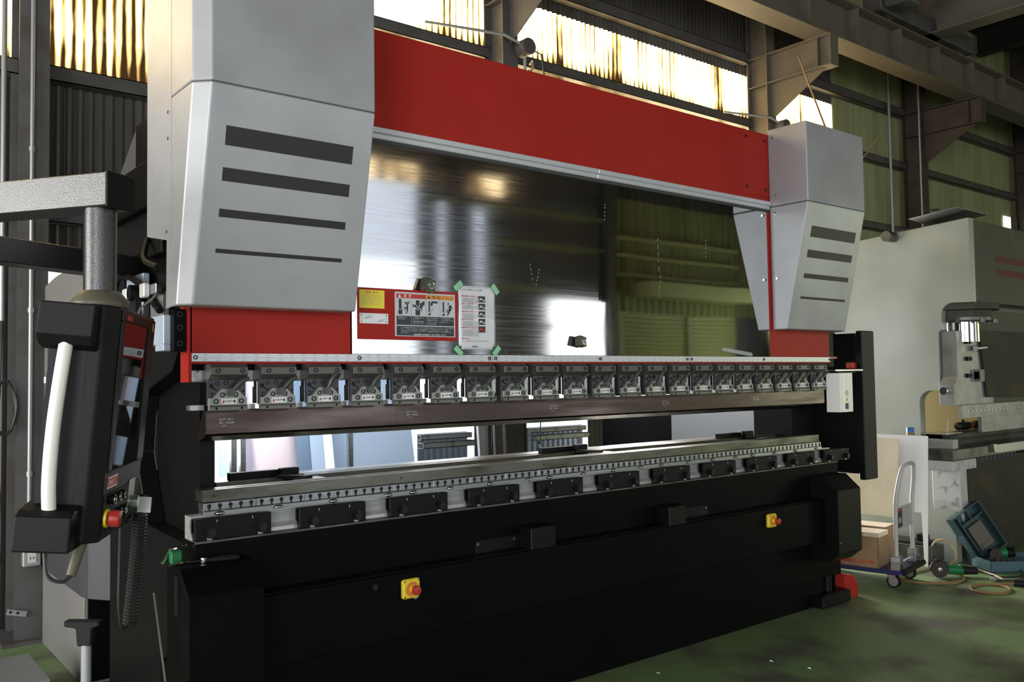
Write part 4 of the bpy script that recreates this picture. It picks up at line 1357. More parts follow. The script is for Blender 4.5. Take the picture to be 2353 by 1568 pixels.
for i, (x, z, a, lab) in enumerate(((1.219, 1.984, 40, 'upper left'), (1.434, 1.978, -50, 'upper right'), (1.216, 1.682, -42, 'lower left'), (1.438, 1.684, 48, 'lower right'))):
    ca, sa = math.cos(math.radians(a)), math.sin(math.radians(a))
    pl = [(x + ca * p - sa * q, z + sa * p + ca * q) for p, q in ((-0.026, -0.013), (0.026, -0.013), (0.026, 0.013), (-0.026, 0.013))]
    tag(MB().prism(pl, 'y', -0.0107 - 0.0002 * i, -0.0100 - 0.0002 * i).build('tape_piece', 'green_tape'), 'strip of green masking tape on the %s corner of the instruction sheet' % lab, 'tape', 'green tape on the instruction sheet')
# magnets and clear strip
def magnet(x, z, s_, rot, lab):
    t_ = thing('magnet_holder', (x, -0.006, z), lab, 'magnet', rot=(math.radians(-8), math.radians(rot), math.radians(10)))
    MB().cbox(-s_, s_, -0.042, -0.002, -s_ * 0.95, s_ * 0.95, 0.004).build('body', 'magnet_glass', t_)
    MB().lathe([(s_ * 0.78, 0.0), (s_ * 0.78, 0.002), (s_ * 0.66, 0.0025), (s_ * 0.62, 0.0005), (s_ * 0.3, 0.001), (s_ * 0.26, 0.003)], (0, -0.042, 0), '-y', 24).build('bezel', 'zinc', t_, smooth=True)
    sc_ = MB()
    for (a, b) in ((-1, -1), (1, -1), (-1, 1), (1, 1)):
        sc_.sphere((a * s_ * 0.85, -0.042, b * s_ * 0.82), 0.0032, 8, 6)
    sc_.build('corner_stud', 'chrome', t_)
    return t_


magnet(1.035, 1.972, 0.030, 17, 'dark square magnet with round glass face at the top edge of the warning sign')
magnet(1.966, 1.733, 0.027, 12, 'small dark square magnet on the middle of the polished ram plate')
tag(MB().prism([(3.150, 1.700), (3.158, 1.716), (3.166, 1.718), (3.432, 1.690), (3.444, 1.680), (3.440, 1.668), (3.425, 1.668), (3.165, 1.697)], 'y', -0.007, -0.0015).build('clear_strip', 'clear_plastic'), 'short clear plastic strip stuck near the right end of the polished ram', 'plastic strip')
# ------------------------------------------------------------------ control pendant on its swing arm
def P2(x, y):
    return (x, y)


CP = thing('control_pendant', (-0.475, -0.622, 1.082), 'black control pendant with white grab handle and touch screen hanging from a swing arm', 'control panel',
           rot=(math.radians(5.0), 0, math.radians(62.7)))
WD = 0.48
hs = MB().prism([(0.0, 0.0), (WD, 0.0), (WD, 0.10), (0.0, 0.10), (-0.035, 0.075), (-0.035, 0.035)][::1], 'z', 0.02, 0.695).build('housing', 'black_plastic', CP, bevel=0.006, seg=2)
MB().cbox(0.03, WD - 0.01, 0.10, 0.155, 0.06, 0.66, 0.012).build('back_shell', 'dark_plastic', CP)
MB().cbox(0.03, WD - 0.02, 0.155, 0.175, 0.10, 0.60, 0.008).build('back_cover', 'cabinet_grey', CP)
bz = MB()
bz.box(0.012, WD - 0.012, -0.006, 0.0, 0.215, 0.222).box(0.012, WD - 0.012, -0.006, 0.0, 0.655, 0.685)
bz.box(0.012, 0.05, -0.006, 0.0, 0.222, 0.655).box(WD - 0.10, WD - 0.012, -0.006, 0.0, 0.222, 0.655)
bz.build('bezel', 'dark_plastic', CP, bevel=0.002)
MB().box(0.05, WD - 0.10, -0.0012, 0.0, 0.222, 0.655).build('screen', 'screen_glass', CP)
MB().decal(WD - 0.055, 0.645, 0.018, 0.028, -0.006).build('status_lamp', 'ink_orange', CP)
MB().decal(0.06, 0.661, 0.06, 0.014, -0.006).build('maker_plate', 'ink_red', CP)
lb = MB().decal(0.03, 0.168, 0.12, 0.034, -0.001).build('name_label', 'ink_red', CP)
MB().decal(0.03, 0.168, 0.12, 0.004, -0.0017).decal(0.03, 0.198, 0.12, 0.004, -0.0017).build('label_border', 'white_label', lb)
tx = MB()
put_text(tx, 'AMNC', 0.020, 0.045, -0.0018, 0.177, 'LEFT', True)
tx.build('label_lettering', 'sign_silver', lb)
ks = MB().box(0.005, WD - 0.02, -0.003, 0.0, 0.035, 0.155).build('switch_plate', 'black_paint', CP)
MB().cyl((0.036, -0.010, 0.085), (0.036, -0.003, 0.085), 0.027, 24).build('stop_ring', 'yellow_plastic', CP, smooth=True)
MB().lathe([(0.017, 0.0), (0.024, 0.006), (0.025, 0.024), (0.022, 0.031), (0.008, 0.034)], (0.036, -0.012, 0.085), '-y', 28).build('stop_button', 'red_plastic', CP, smooth=True)
for (x, z, r) in ((0.075, 0.135, 0.015), (0.14, 0.135, 0.013), (0.20, 0.135, 0.013), (0.17, 0.085, 0.013), (0.23, 0.085, 0.013)):
    k = MB().cyl((x, -0.018, z), (x, -0.003, z), r, 18).build('push_button', 'black_plastic', CP, smooth=True)
    MB().tube([(x + r * math.cos(2 * PI * q / 16), -0.017, z + r * math.sin(2 * PI * q / 16)) for q in range(16)], 0.0018, 5, closed=True).build('button_ring', 'chrome', k)
MB().decal(0.31, 0.08, 0.085, 0.085, -0.003).build('key_label', 'conduit', CP)
kb = MB().cyl((0.34, -0.03, 0.095), (0.34, -0.003, 0.095), 0.02, 18).build('key_switch', 'zinc', CP, smooth=True)
MB().box(0.335, 0.345, -0.07, -0.03, 0.06, 0.11).build('key', 'zinc', kb)
MB().cbox(0.36, 0.40, -0.045, -0.006, 0.085, 0.11, 0.004).build('jog_switch', 'black_plastic', CP)
# grab handle and its two mounts on the near side
MB().prism([(-0.105, 0.60), (-0.085, 0.575), (-0.035, 0.56), (-0.030, 0.56), (-0.030, 0.69), (-0.095, 0.69)], 'y', 0.045, 0.19).build('handle_mount', 'black_plastic', CP, bevel=0.006, seg=2)
MB().prism([(-0.125, 0.105), (-0.125, 0.01), (0.0, 0.01), (0.0, 0.135), (-0.10, 0.12)], 'y', 0.045, 0.19).build('handle_mount', 'black_plastic', CP, bevel=0.006, seg=2)
MB().box(-0.034, -0.005, 0.06, 0.17, 0.10, 0.57).build('side_panel', 'dark_plastic', CP)
hp = smooth_path([(-0.070, 0.118, 0.585), (-0.082, 0.122, 0.46), (-0.09, 0.124, 0.33), (-0.088, 0.122, 0.20), (-0.080, 0.116, 0.115)], 6)
hd = MB().tube(hp, 0.0185, 16).build('handle', 'white_plastic', CP, smooth=True)
MB().cyl(hp[0], hp[0] + Vector((0.002, 0, 0.012)), 0.021, 16).cyl(hp[-1], hp[-1] + Vector((0.001, -0.001, -0.012)), 0.021, 16).build('handle_collar', 'black_plastic', hd)
# stylus holder under the housing, coiled lead and plain lead at the right
MB().cyl((0.02, 0.05, 0.02), (-0.02, 0.06, -0.07), 0.017, 14, 0.013).build('cable_gland', 'olive_rubber', CP, smooth=True)
MB().tube(smooth_path([(-0.02, 0.06, -0.07), (-0.03, 0.08, -0.085), (-0.02, 0.12, -0.07), (0.0, 0.14, 0.0)]), 0.006, 6).build('lead', 'cord_black', CP, smooth=True)
cpts = []
for k in range(34 * 8 + 1):
    a = 2 * PI * k / 8
    f_ = k / (34 * 8)
    cpts.append((0.395 + 0.02 * math.cos(a) + 0.02 * f_ - 0.03 * f_ * f_, -0.03 + 0.02 * math.sin(a), 0.05 - 0.36 * f_))
MB().tube(cpts, 0.0045, 5).build('coiled_lead', 'cord_black', CP, smooth=True)
MB().tube(smooth_path([(0.30, 0.01, 0.03), (0.295, 0.0, -0.1), (0.29, -0.01, -0.22), (0.32, -0.02, -0.30), (0.40, -0.03, -0.31)]), 0.004, 6).build('lead', 'cord_black', CP, smooth=True)
# post, arm and elbow (world axes turned back into the pendant's own)
bpy.context.view_layer.update()
inv = CP.matrix_basis.inverted()


def to_local(o):
    o.matrix_parent_inverse = inv
    return o


px_, py_ = -0.455, -0.548
to_local(MB().lathe([(0.045, 1.80), (0.046, 2.075)], (px_, py_, 0), 'z', 32).build('post', 'arm_black', CP, smooth=True))
to_local(MB().lathe([(0.078, 1.775), (0.082, 1.785), (0.080, 1.795), (0.058, 1.822), (0.050, 1.826)], (px_, py_, 0), 'z', 32).build('collar', 'olive_rubber', CP, smooth=True))
A0 = Vector((-0.372, -0.575, 0))
ad = Vector((-0.57, 0.82, 0)).normalized()
an = Vector((ad.y, -ad.x, 0)) * -1   # towards the camera side
cn = Vector((px_, py_, 0))


def beam_between(p, q, w_, z0, z1):
    p, q = Vector((p[0], p[1], 0)), Vector((q[0], q[1], 0))
    d = (q - p).normalized()
    n_ = Vector((-d.y, d.x, 0)) * (w_ / 2)
    mb = MB()
    c = [p + n_, p - n_, q - n_, q + n_]
    return mb.prism([(v.x, v.y) for v in c], 'z', z0, z1)


st = cn - ad * 0.075
en = cn + ad * 0.98
to_local(beam_between(st + ad * 0.006, en, 0.112, 2.068, 2.166).build('upper_arm', 'arm_black', CP, bevel=0.003))
to_local(beam_between(st, st + ad * 0.008, 0.116, 2.064, 2.170).build('arm_cap', 'black_plastic', CP, bevel=0.002))
el = cn + ad * 0.92
to_local(MB().lathe([(0.06, 1.93), (0.06, 2.20)], (el.x, el.y, 0), 'z', 24).build('elbow', 'black_plastic', CP, smooth=True))
to_local(beam_between(el, (0.06, 0.76), 0.11, 2.01, 2.105).build('lower_arm', 'arm_black', CP, bevel=0.003))
to_local(MB().box(0.0, 0.02, 0.62, 0.90, 1.90, 2.12).build('arm_bracket', 'black_paint', CP))

# ------------------------------------------------------------------ cabinet behind the pendant
CB = thing('electrical_cabinet', (0.25, 2.1, 0), 'tall grey electrical cabinet standing behind the control pendant at the left', 'cabinet')
MB().prism([(1.66, 0.0), (2.66, 0.0), (2.66, 2.16), (2.40, 2.19), (1.66, 2.22)], 'x', 0.01, 0.5).build('body', 'cabinet_grey', CB, bevel=0.004)
MB().box(0.03, 0.5, 1.645, 1.66, 0.02, 0.46).build('recess', 'black_paint', CB)
MB().prism([(0.012, 2.36), (-0.036, 2.34), (-0.036, 1.52), (-0.02, 1.44), (0.10, 1.26), (0.50, 1.30), (0.5, 1.66), (0.012, 1.66)], 'z', 0.49, 1.92).build('door', 'cabinet_dark', CB, bevel=0.004)
for z in (1.585, 1.85):
    l_ = MB().cbox(-0.004, 0.012, 2.50, 2.53, z - 0.05, z + 0.05, 0.004).build('latch', 'chrome', CB)
    MB().cbox(-0.02, -0.002, 2.495, 2.535, z - 0.025, z + 0.025, 0.006).build('latch_lever', 'zinc', l_)
v_ = MB()
for k in range(3):
    v_.box(-0.002, 0.0105, 2.20, 2.32, 1.93 + 0.022 * k, 1.937 + 0.022 * k)
v_.build('vent_slot', 'dark_hole', CB)
for z in (0.35, 1.2):
    MB().hexsock(0.02, 1.645, z * 0.5, 0.006).build('screw', 'zinc', CB)

# foot pedal with its T handle
FP = thing('foot_pedal', (-0.36, 0.0, 0), 'foot pedal with upright grey pole and black T handle left of the press brake', 'foot pedal')
MB().cbox(-0.50, -0.22, -0.18, 0.16, 0.0, 0.12, 0.01).build('base', 'black_plastic', FP)
MB().cyl((-0.36, 0.0, 0.12), (-0.36, 0.0, 0.66), 0.017, 18).build('pole', 'conduit', FP, smooth=True)
MB().prism([(-0.025, 0.655), (0.022, 0.655), (0.026, 0.715), (0.05, 0.722), (0.05, 0.738), (-0.07, 0.742), (-0.07, 0.722), (-0.03, 0.716)], 'y', -0.018, 0.018).build('handle', 'dark_plastic', FP, bevel=0.004)
for o in FP.children:
    if o.name.startswith('handle'):
        o.location = (0, 0, 0)
        o.matrix_parent_inverse = Matrix.Translation(-FP.location) @ Matrix.Translation((-0.36, 0, 0)) @ Matrix.Rotation(math.radians(-38), 4, 'Z')
# steel box section on the floor at the left corner
b_ = MB()
x0, x1, y0, y1 = -0.62, -0.215, 1.30, 1.82
b_.box(x0, x1, y0, y1, 0.17, 0.178).box(x0, x1, y0, y1, 0.0, 0.008).box(x1 - 0.008, x1, y0, y1, 0.008, 0.17).box(x0, x0 + 0.008, y0, y1, 0.008, 0.17)
tag(b_.build('steel_box_section', 'conduit'), 'open ended grey steel box section lying on the floor at the lower left', 'steel section')
# tools left on the guard of the press brake
def tool(pts, r, m, name, lab, cat, extra=None):
    o = MB().tube(pts, r, 8).build(name, m, smooth=True)
    tag(o, lab, cat)
    return o


tool([(-0.10, 0.02, 0.895), (-0.06, 0.05, 0.935), (0.0, 0.06, 0.94)], 0.006, 'chrome', 'hex_key', 'bent shiny hex key lying on the left end guard', 'hex key')
pl1 = thing('pliers', (-0.02, -0.05, 0.89), 'dark pliers with shiny jaws lying on the left end guard', 'pliers')
MB().tube(smooth_path([(-0.10, -0.06, 0.897), (-0.04, -0.05, 0.897), (0.03, -0.045, 0.897)]), 0.005, 8).build('jaw', 'chrome', pl1, smooth=True)
MB().tube(smooth_path([(0.03, -0.045, 0.897), (0.09, -0.03, 0.897), (0.15, -0.05, 0.897)]), 0.007, 8).build('grip', 'rubber', pl1, smooth=True)
MB().tube(smooth_path([(0.03, -0.045, 0.897), (0.09, -0.07, 0.897), (0.15, -0.08, 0.897)]), 0.007, 8).build('grip', 'rubber', pl1, smooth=True)
MB().cyl((0.03, -0.045, 0.89), (0.03, -0.045, 0.907), 0.012, 14).build('rivet', 'chrome', pl1)
tag(MB().cbox(-0.075, -0.035, -0.005, 0.028, 0.888, 0.935, 0.004).build('green_carton', 'tool_green', smooth=False), 'tiny dark green carton standing on the left end guard', 'carton')
part(MB().prism([(-0.02, 0.80), (-0.01, 0.80), (-0.14, 0.52), (-0.15, 0.52)], 'x', -0.142, -0.138), 'edge_strip', 'zinc')

# ------------------------------------------------------------------ boards, cards and goods behind / beside
def leaning(name, x0, x1, zt, yb, yt, m, lab, cat, group=None):
    """sheet leaning against the back wall"""
    mb = MB()
    t_ = 0.006
    mb.add([(x0, yb, 0), (x1, yb, 0), (x1, yb + t_, 0), (x0, yb + t_, 0), (x0, yt, zt), (x1, yt, zt), (x1, yt + t_, zt), (x0, yt + t_, zt)],
           [(0, 3, 2, 1), (4, 5, 6, 7), (0, 1, 5, 4), (1, 2, 6, 5), (2, 3, 7, 6), (3, 0, 4, 7)])
    return tag(mb.build(name, m), lab, cat, group)


leaning('plastic_sheet', 1.02, 1.24, 1.9, 2.30, 2.62, 'milky_blue', 'pale blue plastic sheet leaning by the left frame, seen through the bending gap', 'sheet')
leaning('plastic_sheet', 1.16, 1.56, 1.8, 2.25, 2.58, 'milky_pink', 'pale pink plastic sheet seen through the left of the bending gap', 'sheet')
leaning('plastic_sheet', 1.48, 1.70, 1.9, 2.34, 2.66, 'milky_grey', 'blue grey sheet behind the pink sheet in the bending gap', 'sheet')
leaning('plastic_sheet', 1.68, 1.82, 1.8, 2.36, 2.68, 'milky_blue', 'narrow pale blue sheet left of the aluminium post in the bending gap', 'sheet')
leaning('plastic_sheet', 1.85, 2.52, 1.7, 2.26, 2.58, 'milky_blue', 'widest pale blue sheet, right of the aluminium post in the bending gap', 'sheet')
RG = thing('rear_guard', (2.0, 2.2, 0), 'aluminium framed guard fence behind the press brake, seen through the gap', 'guard fence')
for x in (0.985, 1.045, 1.815, 3.025):
    m = 'aluminium' if x < 3 else 'steel_column'
    MB().box(x, x + 0.035, 2.16, 2.20, 0.0, 1.7).build('post', m, RG, bevel=0.004)
MB().box(0.985, 3.06, 2.16, 2.20, 1.70, 1.74).build('top_bar', 'aluminium', RG)
for (x, xt, m, lab) in ((3.30, 3.30, 'board_white', 'white plank leaning beside the dark post in the bending gap'), (3.43, 3.50, 'cabinet_grey', 'grey plank leaning beside the column in the bending gap'), (3.57, 3.60, 'cream_steel', 'cream steel strip leaning beside the column in the bending gap')):
    mb = MB()
    mb.add([(x - 0.04, 2.5, 0), (x + 0.04, 2.5, 0), (x + 0.04, 2.53, 0), (x - 0.04, 2.53, 0), (xt - 0.04, 2.68, 1.9), (xt + 0.04, 2.68, 1.9), (xt + 0.04, 2.71, 1.9), (xt - 0.04, 2.71, 1.9)],
           [(0, 3, 2, 1), (4, 5, 6, 7), (0, 1, 5, 4), (1, 2, 6, 5), (2, 3, 7, 6), (3, 0, 4, 7)])
    tag(mb.build('plank', m), lab, 'plank')
tag(MB().tube(smooth_path([(4.02, 2.72, 2.6), (4.03, 2.71, 1.1), (3.99, 2.71, 0.95), (3.98, 2.71, 0.4), (4.0, 2.71, 0.0)]), 0.006, 6).build('string', 'tool_green', smooth=True), 'thin green cord hanging beside the column in the bending gap', 'cord')

# ------------------------------------------------------------------ the old press on the right
OP = thing('old_press', (7.2, 0.6, 0), 'worn grey green older press brake standing beyond the right end', 'press brake')
XS = 6.18
prof = [(0.055, 0.0), (1.7, 0.0), (1.7, 2.62), (0.80, 2.735), (-0.13, 2.80), (-0.13, 2.115), (0.10, 2.125)]
prof[-1:] = [(0.02, 2.12)]
prof += [(0.02 + 0.095 * math.cos(math.radians(a)), 2.02 + 0.10 * math.sin(math.radians(a))) for a in (75, 60, 45, 30, 15, 0)]
prof += [(0.115, 1.90), (0.145, 1.88), (0.145, 1.40)]
prof += [(0.22 + 0.10 * math.cos(math.radians(a)), 1.30 + 0.10 * math.sin(math.radians(a))) for a in (90, 75, 60, 45, 30, 15, 0)]
# front edge of the lower jaw
prof += [(0.32, 1.00), (0.055, 1.00)]
MB().prism(prof, 'x', XS, XS + 0.09).build('side_plate', 'old_grey', OP, bevel=0.004)
MB().prism([(y, z) for y, z in prof], 'x', 8.9, 8.99).build('side_plate', 'old_grey', OP, bevel=0.004)
MB().box(XS + 0.09, 8.9, -0.12, 0.55, 2.118, 2.79).build('head', 'old_green', OP, bevel=0.004)
MB().decal(6.68, 2.47, 0.6, 0.06, -0.121).decal(6.70, 2.36, 0.6, 0.055, -0.121).build('painted_stripe', 'faded_red', OP)
MB().cyl((6.12, 0.50, 2.72), (6.2, 0.50, 2.72), 0.045, 20).cyl((6.05, 0.50, 2.72), (6.13, 0.50, 2.72), 0.045, 20).build('pin', 'worn_steel', OP, smooth=True)
MB().lathe([(0.25, 1.985), (0.25, 2.06), (0.31, 2.065), (0.31, 2.118)], (6.50, 0.10, 0), 'z', 8).build('cylinder_flange', 'old_green', OP)
MB().lathe([(0.21, 1.965), (0.22, 1.975), (0.22, 2.0)], (6.46, 0.07, 0), 'z', 32).build('gland_ring', 'worn_steel', OP, smooth=True)
MB().lathe([(0.135, 1.80), (0.135, 1.97)], (6.43, 0.06, 0), 'z', 32).build('piston_rod', 'chrome', OP, smooth=True)
for a in range(8):
    q = a * PI / 4 + 0.3
    MB().cyl((6.48 + 0.25 * math.cos(q), 0.09 + 0.25 * math.sin(q), 1.955), (6.48 + 0.25 * math.cos(q), 0.09 + 0.25 * math.sin(q), 1.985), 0.022, 6).build('bolt', 'worn_steel', OP)
MB().prism([(6.20, 1.89), (6.85, 1.89), (6.85, 1.28), (6.13, 1.28), (6.13, 1.44), (6.18, 1.49), (6.20, 1.53)], 'y', 0.01, 0.13).build('ram', 'old_ram', OP, bevel=0.003)
MB().box(6.85, 8.85, 0.03, 0.13, 1.28, 2.08).build('ram_plate', 'old_green', OP)
MB().prism([(6.58, 1.90), (9.0, 1.90), (9.0, 1.30), (6.68, 1.335)], 'y', -0.012, 0.005).build('cover_plate', 'rusty_dark', OP)
for (z) in (1.80, 1.66, 1.52):
    for x in (6.36, 6.41):
        MB().cyl((x, 0.012, z), (x, -0.012, z), 0.018, 14).cyl((x, -0.012, z), (x, -0.018, z), 0.009, 8).build('bolt', 'screw_black', OP)
MB().cyl((6.45, -0.03, 1.745), (6.63, -0.03, 1.755), 0.022, 16).build('stop_pin', 'zinc', OP, smooth=True)
MB().box(6.50, 6.56, -0.03, 0.01, 1.55, 1.48 + 0.01).box(6.50, 6.58, -0.04, 0.01, 1.47, 1.57).build('wedge', 'worn_steel', OP)
MB().lathe([(0.03, -0.06), (0.034, -0.03), (0.026, 0.0)], (6.13, 0.07, 1.40), 'x', 16).build('knob', 'chrome', OP, smooth=True)
MB().box(6.19, 8.9, -0.02, 0.01, 1.175, 1.28).build('clamp_bar', 'old_ram', OP)
for k in range(14):
    x = 6.27 + 0.075 * k
    MB().cbox(x, x + 0.03, -0.026, -0.02, 1.224, 1.235, 0.002).build('slot_screw', 'zinc', OP)
pn = MB().prism([(6.62, 1.20), (9.0, 1.20), (9.0, 1.04), (6.64, 1.04), (6.62, 1.075), (6.635, 1.085)], 'y', 0.02, 0.05).build('punch', 'old_ram', OP)
# bed, bolster, die
MB().box(6.30, 9.0, 0.04, 0.16, 0.03, 0.82).build('bed', 'rusty_dark', OP)
MB().prism([(6.05, 0.835), (6.05, 0.755), (6.16, 0.755), (6.165, 0.50), (6.20, 0.33), (6.22, 0.16), (6.36, 0.16), (6.33, 0.33), (6.285, 0.50), (6.275, 0.755), (6.46, 0.755), (6.46, 0.835)], 'y', 0.0, 0.23).build('bed_end', 'chipped_white', OP, bevel=0.004)
MB().box(6.05, 9.0, 0.0, 0.24, 0.84, 0.925).build('bolster', 'worn_steel', OP, bevel=0.003)
for k in range(9):
    x = 6.55 + 0.085 * k
    MB().cyl((x, 0.03, 0.80), (x, 0.03, 0.838), 0.028, 12).build('jack_screw', 'screw_black', OP)
MB().prism([(-0.002, 0.875), (0.09, 0.845), (0.09, 0.86), (0.0, 0.93)], 'y', -0.02, 0.0)
sb_ = MB().prism([(6.72, 0.935), (6.74, 0.87), (6.80, 0.865), (6.79, 0.935)], 'y', -0.03, 0.0)
sb_.build('clamp', 'zinc', OP)
MB().box(6.84, 9.0, -0.012, 0.0, 0.855, 0.925).build('stop_bar', 'zinc', OP)
dv = []
star = [(-0.055, 0.10), (-0.03, 0.088), (-0.02, 0.10), (0.02, 0.10), (0.03, 0.088), (0.055, 0.10), (0.066, 0.085), (0.054, 0.07), (0.066, 0.06), (0.058, 0.045), (0.066, 0.03), (0.05, 0.0), (0.03, 0.0), (0.0, 0.03), (-0.03, 0.0), (-0.05, 0.0), (-0.066, 0.03), (-0.055, 0.05), (-0.066, 0.075)]
od = MB().prism([(0.12 + y * 1.15, 0.926 + z * 1.15) for y, z in star], 'x', 6.28, 8.88).build('four_way_die', 'worn_steel')
tag(od, 'long star-section steel die lying along the old press bolster', 'die')
MB().box(6.15, 6.45, 0.10, 0.30, 1.04, 1.046).build('cover_strip', 'zinc', od)
tag(MB().box(6.28, 8.88, 0.25, 0.33, 1.0, 1.03).build('steel_bar', 'black_paint'), 'long dark bar lying behind the star-section die of the old press', 'steel bar')
def pump(x, lab):
    t_ = thing('grease_gun', (x, 0.20, 1.045), lab, 'tool', 'tools on the old press')
    MB().cyl((x, 0.20, 1.085), (x + 0.16, 0.20, 1.085), 0.036, 16).build('barrel', 'dark_plastic', t_, smooth=True)
    MB().cyl((x + 0.16, 0.20, 1.085), (x + 0.24, 0.20, 1.085), 0.032, 16).build('band', 'pump_orange', t_, smooth=True)
    MB().cyl((x - 0.03, 0.20, 1.080), (x, 0.20, 1.085), 0.012, 10, 0.03).build('nozzle', 'ink_black', t_, smooth=True)
    MB().cbox(x + 0.08, x + 0.10, 0.19, 0.21, 1.12, 1.14, 0.004).build('valve', 'ink_black', t_)
    return t_


pump(6.60, 'dark cylindrical tool with orange band on the old press, nearer one')
pump(6.92, 'dark cylindrical tool with orange band on the old press, farther one')
tag(MB().cbox(6.90, 7.0, 0.08, 0.14, 1.045, 1.085, 0.006).build('steel_block', 'zinc'), 'small pale steel block on the star-section die beside the dark tools', 'steel block')
t_ = tag(MB().lathe([(0.03, 0.0), (0.032, 0.004), (0.032, 0.09), (0.028, 0.096)], (6.08, 0.36, 1.0), 'z', 20).build('spray_can', 'can_blue', smooth=True), 'blue can standing in the throat of the old press', 'can')
MB().lathe([(0.0325, 0.015), (0.0325, 0.055)], (6.08, 0.36, 1.0), 'z', 20).build('can_label', 'cardboard', t_, smooth=True)
MB().box(5.98, 6.9, 0.26, 0.55, 0.93, 0.998).build('rear_table', 'rusty_dark', OP)
tag(MB().tube(smooth_path([(6.28, 0.38, 1.42), (6.27, 0.36, 1.25), (6.30, 0.36, 1.08), (6.30, 0.36, 1.0)]), 0.008, 6).build('hose', 'cord_black', smooth=True), 'black cable hanging in the throat of the old press', 'cable')
tag(MB().box(6.30, 8.85, 0.62, 0.64, 0.0, 1.42).build('translucent_board', 'translucent_board'), 'tan plywood board standing behind the old press throat', 'board')  # translucent only so that the board looks lit
lp = MB()
lp.add([(5.98, 0.26, 2.82), (6.50, 0.30, 2.81), (6.56, -0.12, 2.86), (6.04, -0.10, 2.87), (5.98, 0.26, 2.824), (6.50, 0.30, 2.814), (6.56, -0.12, 2.864), (6.04, -0.10, 2.874)],
       [(0, 1, 2, 3), (4, 7, 6, 5), (0, 4, 5, 1), (1, 5, 6, 2), (2, 6, 7, 3), (3, 7, 4, 0)])
tag(lp.build('loose_steel_sheet', 'zinc'), 'loose steel sheet lying tilted on top of the old press', 'steel sheet')
tag(MB().tube([(6.33, 0.16, 1.17), (6.33, 0.17, 1.0)], 0.004, 6).build('cord', 'cardboard_pale', smooth=True), 'thin pale cord hanging from the old press clamp bar', 'cord')

# white board with cut-out leaning on the old press, cardboard in front
MB_ = MB().prism([(0.165, 1.035), (0.95, 1.035), (0.95, 0.42), (0.21, 0.42), (0.20, 0.30), (0.178, 0.0), (0.15, 0.0)], 'x', 5.90, 5.905)
wb_ = MB_.build('white_board', 'board_white')
tag(wb_, 'white sheet with a cut-out lower corner leaning against the old press', 'sheet')
sh = Matrix(((1, 0, 0.10, -0.02), (0, 1, 0, 0), (0, 0, 1, 0), (0, 0, 0, 1)))
wb_.data.transform(sh)
cb_ = MB().prism([(0.395, 1.005), (1.0, 1.01), (1.0, 0.36), (0.405, 0.36)], 'x', 5.925, 5.932).build('cardboard_sheet', 'cardboard_pale')
cb_.data.transform(Matrix(((1, 0, 0.09, -0.06), (0, 1, 0, 0), (0, 0, 1, 0), (0, 0, 0, 1))))
tag(cb_, 'pale cream cardboard sheet leaning over the left of the white sheet', 'cardboard')

# ------------------------------------------------------------------ platform trolley
CT = thing('platform_trolley', (5.147, 0.309, 0), 'blue platform trolley with grey tube handle standing at the right of the press brake', 'trolley', rot=(0, 0, math.radians(10.5)))
# local: x short (0.5), y long (0.76), near end at -y
MB().cbox(-0.25, 0.25, -0.38, 0.40, 0.105, 0.135, 0.012).build('deck', 'cart_blue', CT)
MB().cyl((-0.22, -0.382, 0.125), (0.25, -0.382, 0.125), 0.022, 14).build('bumper', 'rubber', CT, smooth=True)
hp = smooth_path([(-0.19, -0.33, 0.16), (-0.19, -0.33, 0.40), (-0.19, -0.335, 0.62)], 3) + smooth_path([(-0.19, -0.34, 0.66), (-0.175, -0.355, 0.76), (-0.13, -0.37, 0.86), (-0.05, -0.378, 0.885)], 5) + \
    smooth_path([(0.05, -0.378, 0.885), (0.13, -0.37, 0.86), (0.175, -0.355, 0.76), (0.19, -0.34, 0.66)], 5) + smooth_path([(0.19, -0.335, 0.62), (0.19, -0.33, 0.40), (0.19, -0.33, 0.16)], 3)
MB().tube(hp, 0.0155, 12).build('handle', 'cart_tube', CT, smooth=True)
pn_ = MB().box(-0.19, 0.19, -0.338, -0.328, 0.42, 0.57).build('handle_panel', 'cart_tube', CT)
MB().cyl((-0.19, -0.333, 0.57), (0.19, -0.333, 0.57), 0.008, 10).cyl((-0.19, -0.333, 0.42), (0.19, -0.333, 0.42), 0.008, 10).build('rim', 'cart_tube', pn_)
MB().box(-0.165, -0.06, -0.3385, -0.338, 0.43, 0.565).build('warning_label', 'ink_black', pn_)
MB().box(-0.165, -0.06, -0.339, -0.3385, 0.545, 0.560).build('label_band', 'ink_red', pn_)
MB().box(-0.15, -0.075, -0.339, -0.3385, 0.46, 0.50).build('label_picture', 'ink_grey', pn_)
for x in (-0.19, 0.19):
    h_ = MB().prism([(x - 0.045, 0.135), (x + 0.045, 0.135), (x + 0.045, 0.20), (x + 0.02, 0.235), (x - 0.04, 0.235), (x - 0.045, 0.20)], 'y', -0.362, -0.300).build('hinge', 'zinc', CT, bevel=0.003)
    MB().cyl((x, -0.370, 0.165), (x, -0.360, 0.165), 0.010, 12).build('bolt', 'ink_black', h_)
MB().cyl((-0.19, -0.30, 0.15), (0.19, -0.30, 0.16), 0.006, 8).build('pedal_bar', 'zinc', CT)
